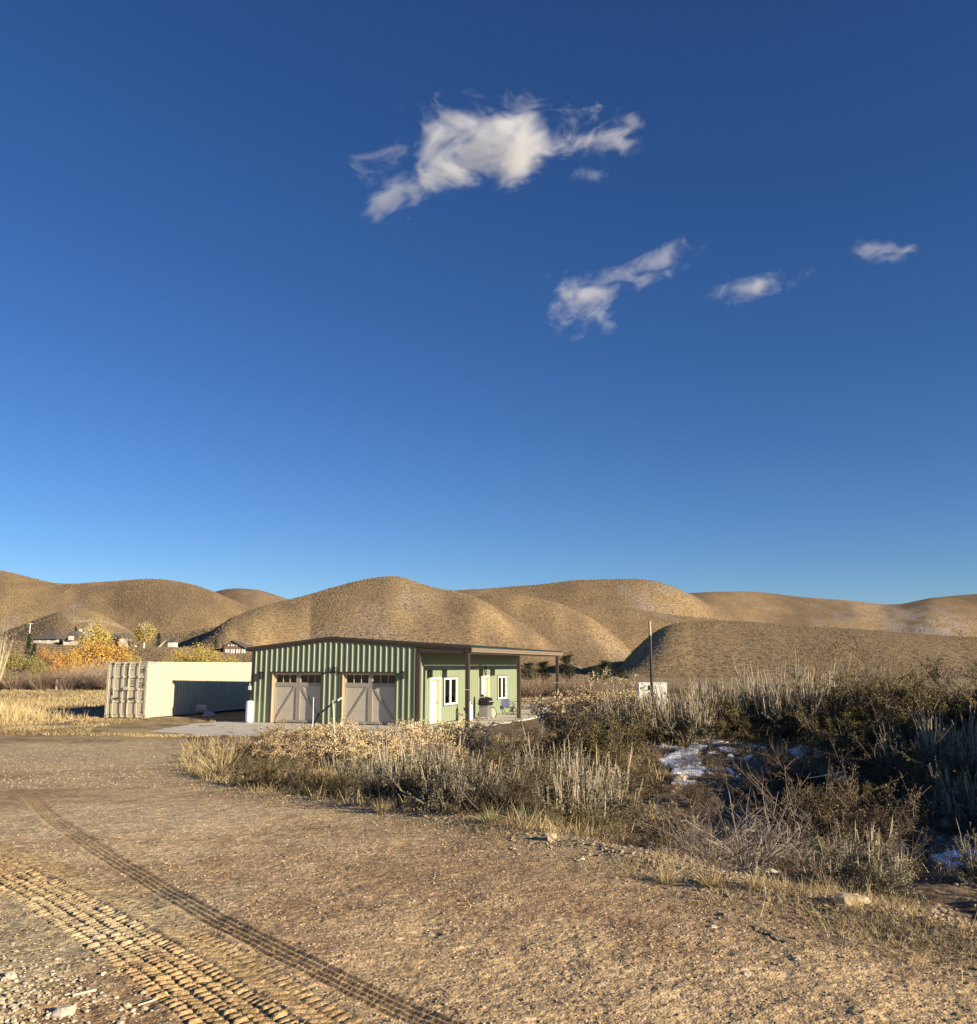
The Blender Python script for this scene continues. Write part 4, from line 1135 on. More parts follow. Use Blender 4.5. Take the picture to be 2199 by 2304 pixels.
def wins(par, rects, y=-0.06, frame='pale'):
    for (x0, x1, z0, z1) in rects:
        w = MB(); w.box(x0 - 0.1, x1 + 0.1, y, y + 0.05, z0 - 0.1, z1 + 0.1); f = w.build('window', HW[frame], par)
        p = MB(); p.box(x0, x1, y - 0.02, y - 0.001, z0, z1); p.build('pane', HW['win'], f)
# 1: wide hip roofed house with a pale gable wing
o, S, dz = house_at(75, 1446, 330, 'wide low house with a big grey hipped roof at the left end of the bench')
MB().box(0, 52*S, 0, 10, 0, dz + 8*S).build('wall', HW['cream'], o)
m = MB(); zt, zb = dz + 29*S, dz + 8*S
m.add([(-1, -1, zb), (56*S, -1, zb), (56*S, 11, zb), (-1, 11, zb), (22*S, 5, zt), (28*S, 5, zt)], [(0, 1, 5, 4), (1, 2, 5), (2, 3, 4, 5), (3, 0, 4), (3, 2, 1, 0)])
m.build('roof', HW['roof'], o)
MB().poly([(-4*S, 2, dz + 6*S), (9*S, 2, dz + 20*S), (4*S, 2, dz + 6*S)], (0, 5, 0)).build('gable_wing', HW['pale'], o)
wins(o, [(12*S, 16*S, dz + 1*S, dz + 5*S), (30*S, 36*S, dz + 1*S, dz + 5*S)])
MB().box(53*S, 68*S, 2, 8, 0, dz + 6*S).build('garage_wing', HW['dark'], o)
# 2: cream house with a tall dormer
o, S, dz = house_at(141, 1454, 320, 'cream house with a steep dark roof and a tall central dormer beside the orange tree')
MB().box(0, 40*S, 0, 8, 0, dz + 13*S).build('wall', HW['cream'], o)
m = MB(); gable(m, 6*S, 41*S, 0.2, 8, dz + 13*S, dz + 34*S, 'y', 0.5); m.build('roof', HW['roof'], o)
MB().box(14*S, 25*S, -1.2, 5, dz + 13*S, dz + 24*S).build('dormer', HW['cream'], o)
m = MB(); gable(m, 13*S, 26*S, -1.2, 5, dz + 24*S, dz + 33*S, 'y', 0.4); m.build('dormer_roof', HW['roof'], o)
MB().box(19*S, 23*S, 5.2, 6.5, dz + 24*S, dz + 39*S).build('chimney', HW['pale'], o)
wins(o, [(3*S, 6*S, dz + 4*S, dz + 10*S), (9*S, 11*S, dz + 4*S, dz + 10*S), (29*S, 33*S, dz + 4*S, dz + 10*S)]); wins(o, [(16*S, 18.5*S, dz + 15*S, dz + 22*S), (20.5*S, 23*S, dz + 15*S, dz + 22*S)], -1.27)
# 3: house half hidden behind the big tree
o, S, dz = house_at(242, 1452, 335, 'dark roofed house with white windows half hidden behind the orange tree')
MB().box(0, 38*S, 1, 8, 0, dz + 10*S).build('wall', HW['brown'], o)
m = MB(); gable(m, 0, 24*S, 1, 8, dz + 10*S, dz + 26*S, 'y', 0.4); m.build('roof', HW['roof'], o)
MB().box(26*S, 40*S, -0.5, 6, 0, dz + 16*S).build('tower', HW['cream'], o)
m = MB(); gable(m, 25*S, 41*S, -0.5, 6, dz + 16*S, dz + 27*S, 'y', 0.4); m.build('tower_roof', HW['roof'], o)
MB().box(41*S, 52*S, 0, 6, -1, dz + 0*S).build('lower_wing', HW['pale'], o)
wins(o, [(29*S, 32*S, dz + 8*S, dz + 13*S), (34*S, 37*S, dz + 8*S, dz + 13*S)], -0.56)
# 4: A-frame cabin
o, S, dz = house_at(357, 1456, 325, 'small A-frame cabin with a white wing right of the yellow poplar')
m = MB(); m.poly([(-2*S, 0, dz), (19*S, 0, dz), (19*S, 0, dz + 19*S)], (0, 6, 0)); m.build('a_frame', HW['roof'], o)
m = MB(); m.poly([(-1*S, -0.25, dz), (4*S, -0.25, dz), (17*S, -0.25, dz + 16*S), (16*S, -0.25, dz + 16*S)], (0, 0.2, 0)); m.build('pale_gable_strip', HW['pale'], o)  # pale sloping strip on the front of the A-frame
MB().box(20*S, 32*S, 0, 5, 0, dz + 11*S).build('wing', HW['pale'], o)
m = MB(); gable(m, 20*S, 32*S, 0, 5, dz + 11*S, dz + 18*S, 'x', 0.3); m.build('wing_roof', HW['roof'], o)
wins(o, [(24*S, 26*S, dz + 4*S, dz + 8*S)])
# 5: brown gabled house with bright windows
o, S, dz = house_at(503, 1471, 300, 'brown gabled house with two rows of bright windows just above the container roof')
MB().box(0, 49*S, 0, 9, 0, dz + 13*S).build('wall', HW['brown'], o)
MB().poly([(-0.2, -0.02, dz + 13*S), (49*S + 0.2, -0.02, dz + 13*S), (18*S, -0.02, dz + 29*S)], (0, 0.3, 0)).build('gable_wall', HW['brown'], o)
m = MB(); m.add([(-1, -0.6, dz + 12.5*S), (18*S, -0.6, dz + 30*S), (51*S, -0.6, dz + 12.5*S), (-1, 9.5, dz + 12.5*S), (18*S, 9.5, dz + 30*S), (51*S, 9.5, dz + 12.5*S),
  (-1, -0.6, dz + 11.3*S), (18*S, -0.6, dz + 28.6*S), (51*S, -0.6, dz + 11.3*S), (-1, 9.5, dz + 11.3*S), (18*S, 9.5, dz + 28.6*S), (51*S, 9.5, dz + 11.3*S)],
  [(0, 1, 4, 3), (1, 2, 5, 4), (6, 9, 10, 7), (7, 10, 11, 8), (0, 6, 7, 1), (1, 7, 8, 2), (3, 4, 10, 9), (4, 5, 11, 10), (0, 3, 9, 6), (2, 8, 11, 5)])
m.build('roof', HW['roof'], o)
wins(o, [((4 + k * 5.2 + (k // 2) * 1.8) * S, (7.6 + k * 5.2 + (k // 2) * 1.8) * S, dz + 1*S, dz + 10*S) for k in range(8)], frame='brown')
wins(o, [(a_ * S, (a_ + 3) * S, dz + 17*S, dz + 20*S) for a_ in (9, 16, 20.5, 27)], frame='brown')
MB().box(-6*S, -0.3, 1, 5, 0, dz + 19*S).build('chimney_stack', HW['dark'], o)

# utility pole far left
a = P(64.5, 1448, 300); t = P(66, 1401, 300)
up = empty('utility_pole', (a.x, 300, gz(a.x, 300)), 0, 'pale utility pole with a short crossarm on the left hillside', 'utility pole')
h = t.z - up.location.z
m = MB().cyl((0, 0, 0), (0, 0, h), 0.22, 0.15, 8); m.build('shaft', HW['pale'], up)
MB().box(-0.8, 0.8, -0.08, 0.08, h - 0.45, h - 0.25).build('crossarm', HW['pale'], up)
# ------------------------------------------------------------------ plant geometry (numpy)
def rng(s): return np.random.default_rng(s)
class NB:
    """collects numpy geometry with per-vertex tint"""
    def __init__(s): s.v = []; s.q = []; s.t = []; s.c = []; s.n = 0
    def _put(s, v, f, c):
        v = v.reshape(-1, 3)
        s.v.append(v); s.c.append(np.broadcast_to(c, v.shape).reshape(-1, 3) if np.shape(c) != v.shape else c)
        (s.q if f.shape[1] == 4 else s.t).append(f + s.n); s.n += len(v)
    def leaves(s, cen, size, g, col, cvar=0.25, aspect=0.45, up=0.0):
        n = len(cen)
        if n == 0: return
        a = g.normal(size=(n, 3)); a[:, 2] += up; a /= np.linalg.norm(a, axis=1)[:, None]
        b = np.cross(a, g.normal(size=(n, 3))); b /= np.linalg.norm(b, axis=1)[:, None]
        sz = (np.asarray(size) * g.uniform(0.6, 1.4, n))[:, None] * 0.5
        v = np.stack([cen - a * sz, cen + b * sz * aspect, cen + a * sz, cen - b * sz * aspect], 1)
        f = np.arange(n * 4).reshape(n, 4)
        c = np.asarray(col) * np.ones((n, 3)); c = c * g.uniform(1 - cvar, 1 + cvar, (n, 1))
        s._put(v, f, np.repeat(c, 4, 0))
    def ribbons(s, path, w, g, col, cvar=0.25):
        """path (n,k,3), w (k,) or (n,k): flat blades"""
        n, k, _ = path.shape
        side = g.normal(size=(n, 3)); side[:, 2] *= 0.2; side /= np.linalg.norm(side, axis=1)[:, None]
        w = np.broadcast_to(w, (n, k))[..., None] * 0.5
        l = path - side[:, None] * w; r = path + side[:, None] * w
        v = np.stack([l, r], 2)                # n,k,2,3
        base = (np.arange(n) * k * 2)[:, None]; j = np.arange(k - 1)[None] * 2
        f = np.stack([base + j, base + j + 1, base + j + 3, base + j + 2], -1).reshape(-1, 4)
        c = (np.asarray(col) * np.ones((n, 3))) * g.uniform(1 - cvar, 1 + cvar, (n, 1))
        s._put(v.reshape(-1, 3), f, np.repeat(c, k * 2, 0))
    def tubes(s, path, rad, g, col, cvar=0.2, m=3):
        n, k, _ = path.shape
        d = path[:, -1] - path[:, 0]; d /= np.linalg.norm(d, axis=1)[:, None] + 1e-9
        a = np.cross(d, g.normal(size=(n, 3))); a /= np.linalg.norm(a, axis=1)[:, None] + 1e-9
        b = np.cross(d, a)
        rad = np.broadcast_to(rad, (n, k))
        th = np.arange(m) * 2 * PI / m
        off = a[:, None, None] * np.cos(th)[None, None, :, None] + b[:, None, None] * np.sin(th)[None, None, :, None]
        v = path[:, :, None] + off * rad[:, :, None, None]
        base = (np.arange(n) * k * m)[:, None, None]; jj = (np.arange(k - 1) * m)[None, :, None]; i = np.arange(m)[None, None]
        i2 = (i + 1) % m
        f = np.stack([base + jj + i, base + jj + i2, base + jj + m + i2, base + jj + m + i], -1).reshape(-1, 4)
        c = (np.asarray(col) * np.ones((n, 3))) * g.uniform(1 - cvar, 1 + cvar, (n, 1))
        s._put(v.reshape(-1, 3), f, np.repeat(c, k * m, 0))
    def mesh(s, name, mt):
        fs = []
        if s.q: fs.append(np.concatenate(s.q).astype(np.int32))
        if s.t: fs.append(np.concatenate(s.t).astype(np.int32))
        me = new_mesh(name, np.concatenate(s.v), fs, np.clip(np.concatenate(s.c), 0.005, 1))
        me.materials.append(mt)
        return me
def arcs(p0, d, L, g, k=4, bend=0.15, sag=0.0):
    """n curved paths from p0 along d with length L"""
    n = len(p0)
    d = d / (np.linalg.norm(d, axis=1)[:, None] + 1e-9)
    L = np.broadcast_to(L, (n,))
    off = g.normal(size=(n, 3)) * bend
    t = np.linspace(0, 1, k)[None, :, None]
    pth = p0[:, None] + d[:, None] * t * L[:, None, None] + off[:, None] * (t ** 2) * L[:, None, None]
    pth[:, :, 2] -= sag * (t[..., 0] ** 2) * L[:, None]
    return pth
def branch(par, g, per, spread, lfrac, t0=0.35, k=4, bend=0.15, upb=0.3, sag=0):
    """children off every parent path"""
    n, kk, _ = par.shape
    t = g.uniform(t0, 1.0, (n, per))
    fi = t * (kk - 1); i = np.clip(fi.astype(int), 0, kk - 2); fr = (fi - i)[..., None]
    idx = np.arange(n)[:, None]
    p = par[idx, i] * (1 - fr) + par[idx, i + 1] * fr
    dr = par[idx, i + 1] - par[idx, i]; dr /= np.linalg.norm(dr, axis=-1, keepdims=True) + 1e-9
    dr = dr + g.normal(size=dr.shape) * spread; dr[..., 2] += upb * g.uniform(0, 1, dr.shape[:2])
    L = np.linalg.norm(par[:, -1] - par[:, 0], axis=1)[:, None] * lfrac * g.uniform(0.5, 1.1, (n, per))
    return arcs(p.reshape(-1, 3), dr.reshape(-1, 3), L.ravel(), g, k, bend, sag)
def sample(par, g, m, t0=0.2):
    n, kk, _ = par.shape
    t = g.uniform(t0, 1.0, (n, m)); fi = t * (kk - 1); i = np.clip(fi.astype(int), 0, kk - 2); fr = (fi - i)[..., None]
    idx = np.arange(n)[:, None]
    return (par[idx, i] * (1 - fr) + par[idx, i + 1] * fr).reshape(-1, 3)
def fan(g, n, r0, spread, up=1.0):
    a = g.uniform(0, 2 * PI, n); q = np.sqrt(g.uniform(0, 1, n))
    p0 = np.stack([r0 * q * np.cos(a), r0 * q * np.sin(a), np.zeros(n)], 1)
    tilt = spread * q ** 0.8
    d = np.stack([np.sin(tilt) * np.cos(a), np.sin(tilt) * np.sin(a), np.cos(tilt) * up], 1) + g.normal(size=(n, 3)) * 0.08
    return p0, d

def sage_parts(s, stalks=150, sh=0.42, dark=1.0):
    g = rng(s)
    p0, d = fan(g, 34, 0.12, 1.2); L = g.uniform(0.45, 0.66, 34)
    main = arcs(p0, d, L, g, 5, 0.15)
    b1 = branch(main, g, 5, 0.55, 0.5, 0.35, 4, 0.25, 0.5)
    b2 = branch(b1, g, 3, 0.5, 0.5, 0.2, 3, 0.2, 0.6)
    wd = NB()
    wd.tubes(main, np.linspace(0.013, 0.006, 5), g, (0.17, 0.14, 0.11)); wd.tubes(b1, np.linspace(0.006, 0.003, 4), g, (0.19, 0.16, 0.125))
    wd.tubes(b2, np.linspace(0.003, 0.0015, 3), g, (0.22, 0.19, 0.14))
    fl = NB()
    c = np.concatenate([sample(b2, g, 16, 0.1), sample(b1, g, 10, 0.4)])
    c = c + g.normal(size=c.shape) * 0.014
    pat = fbm(c[:, 0] * 4 + s, c[:, 1] * 4 + c[:, 2] * 3, 2, s)[:, None]
    col = np.array([0.215, 0.195, 0.125]) * dark * (1 + 0.35 * pat)
    fl.leaves(c, 0.032, g, col, 0.3, 0.42, up=0.4)
    st = NB()
    # flower stalks stand up from the outer crown
    tips = b1[:, -1]; tips = tips[tips[:, 2] > 0.28]
    tp = tips[g.integers(0, len(tips), stalks)] + g.normal(size=(stalks, 3)) * 0.04
    dd = np.stack([tp[:, 0] * 0.30, tp[:, 1] * 0.30, np.ones(stalks)], 1) + g.normal(size=(stalks, 3)) * 0.07
    sp = arcs(tp, dd, g.uniform(0.5, 1.15, stalks) * sh, g, 5, 0.06)
    shade = g.uniform(0, 1, (stalks, 1)) ** 1.2
    scol = np.array([0.54, 0.43, 0.29]) * (1 - shade) + np.array([0.37, 0.33, 0.25]) * shade
    st.tubes(sp, np.array([0.0025, 0.004, 0.005, 0.0045, 0.0015]), g, scol, 0.25, 3)
    kn = sample(sp, g, 16, 0.22) + g.normal(size=(stalks * 16, 3)) * 0.006
    st.leaves(kn, 0.015, g, np.repeat(scol, 16, 0), 0.3, 0.6, up=1.2)
    return [('stem', wd, TWIG), ('foliage', fl, LEAF), ('flower_stalks', st, LEAF)]
def rabbit_parts(s, puffc=(0.60, 0.47, 0.27)):
    g = rng(s)
    p0, d = fan(g, 90, 0.10, 1.15); L = g.uniform(0.5, 0.75, 90) * (1 - 0.15 * np.abs(d[:, 0]))
    main = arcs(p0, d, L, g, 5, 0.16)
    b1 = branch(main, g, 3, 0.28, 0.32, 0.55, 4, 0.12, 0.5)
    wd = NB(); wd.tubes(main, np.linspace(0.005, 0.003, 5), g, (0.28, 0.25, 0.14)); wd.tubes(b1, np.linspace(0.003, 0.0015, 4), g, (0.34, 0.30, 0.17))
    fl = NB(); c = sample(main, g, 16, 0.25) + g.normal(size=(90 * 16, 3)) * 0.015
    fl.leaves(c, 0.032, g, (0.23, 0.21, 0.10), 0.35, 0.14, up=1.0)
    pf = NB(); tips = np.concatenate([b1[:, -1], main[:, -1]])
    tips = tips[tips[:, 2] > 0.2]
    m = 34; cc = np.repeat(tips, m, 0) + g.normal(size=(len(tips) * m, 3)) * np.array([0.034, 0.034, 0.026])
    tone = np.repeat(g.uniform(0.75, 1.2, (len(tips), 1)), m, 0)
    pf.leaves(cc, 0.030, g, np.array(puffc) * tone, 0.2, 0.75)
    return [('stem', wd, TWIG), ('foliage', fl, LEAF), ('flower_heads', pf, LEAF)]
def bitter_parts(s, leafy=1.0, yellow=0.12, base=(0.120, 0.112, 0.050)):
    g = rng(s)
    p0, d = fan(g, 26, 0.15, 1.25); L = g.uniform(0.55, 0.8, 26)
    main = arcs(p0, d, L, g, 5, 0.2)
    b1 = branch(main, g, 6, 0.6, 0.5, 0.25, 4, 0.3, 0.35)
    b2 = branch(b1, g, 4, 0.6, 0.45, 0.15, 4, 0.25, 0.35)
    wd = NB(); wd.tubes(main, np.linspace(0.014, 0.006, 5), g, (0.14, 0.11, 0.085)); wd.tubes(b1, np.linspace(0.006, 0.003, 4), g, (0.16, 0.125, 0.10)); wd.tubes(b2, np.linspace(0.003, 0.0014, 4), g, (0.20, 0.15, 0.115))
    fl = NB(); n = max(1, int(25 * leafy))
    c = np.concatenate([sample(b2, g, n, 0.1), sample(b1, g, n, 0.3)]); c = c + g.normal(size=c.shape) * 0.02
    pat = fbm(c[:, 0] * 2.2 + s, c[:, 1] * 2.2 + c[:, 2] * 2, 2, s)
    col = np.array(base) * (1 + 0.4 * pat[:, None])
    yl = (g.uniform(0, 1, len(c)) < yellow * np.clip(1 + 3 * pat, 0, 4))
    col[yl] = np.array([0.29, 0.235, 0.075])
    fl.leaves(c, 0.0215, g, col, 0.35, 0.55, up=0.2)
    return [('stem', wd, TWIG), ('foliage', fl, LEAF)]
def bare_parts(s, c=(0.38, 0.32, 0.27)):
    g = rng(s)
    p0, d = fan(g, 22, 0.1, 1.35); L = g.uniform(0.55, 0.95, 22)
    main = arcs(p0, d, L, g, 6, 0.35)
    b1 = branch(main, g, 7, 0.55, 0.5, 0.2, 5, 0.3, 0.25)
    b2 = branch(b1, g, 4, 0.6, 0.5, 0.15, 4, 0.3, 0.25)
    wd = NB(); wd.tubes(main, np.linspace(0.011, 0.005, 6), g, c); wd.tubes(b1, np.linspace(0.005, 0.0025, 5), g, c); wd.tubes(b2, np.linspace(0.0028, 0.0012, 4), g, c)
    fl = NB(); cc = sample(b2, g, 1, 0.4); fl.leaves(cc, 0.02, g, (0.24, 0.19, 0.09), 0.4, 0.5)
    return [('branches', wd, TWIG), ('foliage', fl, LEAF)]
def grass_parts(s, n=130, h=0.5, col=(0.50, 0.39, 0.20), w=0.007, spread=0.7, r0=0.07):
    g = rng(s)
    p0, d = fan(g, n, r0, spread); L = g.uniform(0.4, 1.0, n) * h
    p = arcs(p0, d, L, g, 5, 0.18, 0.22)
    b = NB(); b.ribbons(p, np.array([1, 1, 0.8, 0.5, 0.15]) * w, g, col, 0.35)
    return [('blades', b, LEAF)]
def willow_parts(s, h=3.0, col=(0.23, 0.155, 0.105), n=150, leafc=None, leafn=0):
    g = rng(s)
    p0, d = fan(g, n, 0.7, 0.75); L = g.uniform(0.55, 1.0, n) * h
    main = arcs(p0, d, L, g, 5, 0.10)
    b1 = branch(main, g, 5, 0.22, 0.35, 0.35, 3, 0.08, 0.3)
    tone = g.uniform(0.7, 1.25, (n, 1))
    wd = NB(); wd.tubes(main, np.linspace(0.022, 0.009, 5) * h / 3, g, np.array(col) * tone); wd.ribbons(b1, np.array([0.016, 0.012, 0.006]) * h / 3, g, np.array(col) * 1.15)
    pr = [('branches', wd, TWIG)]
    if leafn:
        fl = NB(); c = sample(b1, g, leafn, 0.1); c = c + g.normal(size=c.shape) * 0.06
        fl.leaves(c, 0.10 * h / 3, g, leafc, 0.3, 0.5); pr.append(('foliage', fl, LEAF))
    return pr
def tree_parts(s, h, rad, col, col2=None, leafn=3600, lsz=0.16, trunkc=(0.32, 0.28, 0.22), bottom=0.25, clumps=70, open_=0.0):
    g = rng(s)
    nt = 1 if open_ < 0.5 else 3
    tr = arcs(np.zeros((nt, 3)) + g.normal(size=(nt, 3)) * [0.2, 0.2, 0], np.array([[0, 0, 1.0]] * nt) + g.normal(size=(nt, 3)) * 0.12, h * 0.86, g, 6, 0.05)
    limbs = branch(tr, g, 14 // nt + 2, 0.75, 0.42, bottom, 5, 0.2, 0.5)
    tw = branch(limbs, g, 6, 0.5, 0.5, 0.3, 4, 0.2, 0.4)
    wd = NB(); wd.tubes(tr, np.linspace(0.032, 0.008, 6) * h * 0.8, g, trunkc, m=7); wd.tubes(limbs, np.linspace(0.011, 0.004, 5) * h * 0.7, g, trunkc, m=4); wd.tubes(tw, np.linspace(0.004, 0.0015, 4) * h * 0.7, g, trunkc, m=3)
    # clump centres over an uneven ellipsoid
    u = g.normal(size=(clumps, 3)); u /= np.linalg.norm(u, axis=1)[:, None]
    rr_ = g.uniform(0.35, 1.0, clumps) ** 0.5
    cz = h * (bottom + (1 - bottom) * 0.5)
    lump = 1 + 0.30 * fbm(u[:, 0] * 2 + s, u[:, 1] * 2 + u[:, 2] * 2, 2, s)
    cen = u * (rr_ * lump)[:, None] * np.array([rad, rad, h * (1 - bottom) * 0.5]); cen[:, 2] += cz
    per = leafn // clumps
    cs = g.uniform(0.12, 0.30, clumps) * rad
    pts = np.repeat(cen, per, 0) + g.normal(size=(clumps * per, 3)) * np.repeat(cs, per)[:, None] * np.array([1, 1, 0.8])
    tone = g.uniform(0, 1, (clumps, 1))
    c2 = np.array(col2 if col2 is not None else np.array(col) * 0.7)
    cc = np.array(col) * (1 - tone) + c2 * tone
    fl = NB(); fl.leaves(pts, lsz, g, np.repeat(cc, per, 0), 0.3, 0.6)
    return [('trunk', wd, TWIG), ('crown', fl, LEAF)]
def conifer_parts(s, h, rad, col=(0.045, 0.06, 0.03), leafn=4200, lsz=0.22, round_=False):
    g = rng(s)
    tr = arcs(np.zeros((1, 3)), np.array([[0, 0, 1.0]]), h * 0.97, g, 6, 0.01)
    n = 95
    t = g.uniform(0.06, 0.97, n) ** 0.9; a = g.uniform(0, 2 * PI, n)
    prof = (1 - t) ** 0.8 if not round_ else np.sqrt(np.clip(1 - (2 * t - 0.9) ** 2 * 0.8, 0.05, 1))
    L = rad * prof * g.uniform(0.7, 1.15, n) + 0.1
    p0 = np.stack([0 * a, 0 * a, t * h], 1); d = np.stack([np.cos(a), np.sin(a), np.full(n, 0.12 if not round_ else 0.5)], 1)
    br = arcs(p0, d, L, g, 5, 0.08, 0.25 if not round_ else 0)
    wd = NB(); wd.tubes(tr, np.linspace(0.022, 0.004, 6) * h, g, (0.10, 0.075, 0.055), m=6); wd.tubes(br, np.linspace(0.05, 0.01, 5), g, (0.09, 0.07, 0.05))
    c = sample(br, g, leafn // n, 0.1); c = c + g.normal(size=c.shape) * np.array([0.16, 0.16, 0.09]) * rad * 0.55
    fl = NB(); fl.leaves(c, lsz, g, col, 0.45, 0.35)
    return [('trunk', wd, TWIG), ('crown', fl, LEAF)]

PROTO = {}
def proto(key, fn):
    if key not in PROTO:
        PROTO[key] = [(n, b.mesh(key + '_' + n, m)) for n, b, m in fn()]
    return PROTO[key]
def plant(kind, key, fn, loc, label, cat, group=None, scale=1.0, rz=None, sz=None, tilt=None):
    parts = proto(key, fn)
    if len(parts) == 1:
        o = bpy.data.objects.new(kind, parts[0][1]); COL.objects.link(o); o.location = loc
    else:
        o = empty(kind, loc)
        for n, me in parts: link(n, me, None, o)
    tag(o, label, cat, group)
    o.scale = (scale, scale, scale if sz is None else sz)
    o.rotation_euler = (tilt[0] if tilt else 0, tilt[1] if tilt else 0, random.uniform(0, 6.28) if rz is None else rz)
    return o

# kinds and their variants
KIND = {}
for i in range(4): KIND['sage%d' % i] = ('sagebrush', 'sagebrush', (lambda i=i: sage_parts(100 + i, [230, 300, 170, 110][i], [0.36, 0.42, 0.28, 0.26][i])))
for i in range(3): KIND['rabbit%d' % i] = ('rabbitbrush', 'rabbitbrush', (lambda i=i: rabbit_parts(200 + i, [(0.74, 0.58, 0.36), (0.68, 0.54, 0.31), (0.50, 0.38, 0.225)][i])))
for i in range(4): KIND['bitter%d' % i] = ('bitterbrush', 'bitterbrush', (lambda i=i: bitter_parts(300 + i, [1.0, 1.2, 0.7, 0.9][i], [0.03, 0.12, 0.06, 0.28][i], [(0.090, 0.070, 0.037), (0.115, 0.090, 0.038), (0.125, 0.088, 0.050), (0.16, 0.125, 0.045)][i])))
for i in range(3): KIND['bare%d' % i] = ('bare_shrub', 'bare shrub', (lambda i=i: bare_parts(400 + i, [(0.29, 0.24, 0.195), (0.22, 0.165, 0.13), (0.36, 0.32, 0.27)][i])))
for i in range(3): KIND['tuft%d' % i] = ('grass_tuft', 'grass tuft', (lambda i=i: grass_parts(500 + i, [130, 90, 160][i], [0.5, 0.38, 0.62][i], [(0.50, 0.39, 0.20), (0.34, 0.33, 0.17), (0.55, 0.44, 0.23)][i])))
PLANTED = []
def put(kv, u, v, label=None, scale=1.0, Y=None, sz=None, group=None):
    """plant one shrub with its foot where (u, v) meets the ground, or at a given distance"""
    kind, cat, fn = KIND[kv]
    if Y is None: x, y, z = PG(u, v)
    else:
        x = ray(u, v if v is not None else 1640)[0] * Y; y = Y; z = gz(x, y)
    o = plant(kind, kv, fn, (x, y, z - 0.03), label, cat, group, scale, sz=sz)
    PLANTED.append((x, y, 0.45 * scale, kind, o))
    return o
# ------------------------------------------------------------------ near brush
G_BANK = 'shrubs growing on the roadside bank'
H_OF = {'sage': 1.0, 'rabbit': 0.82, 'bitter': 0.95, 'bare': 0.85, 'tuft': 0.5}
def htop(kv): return H_OF[kv.rstrip('0123456789')]
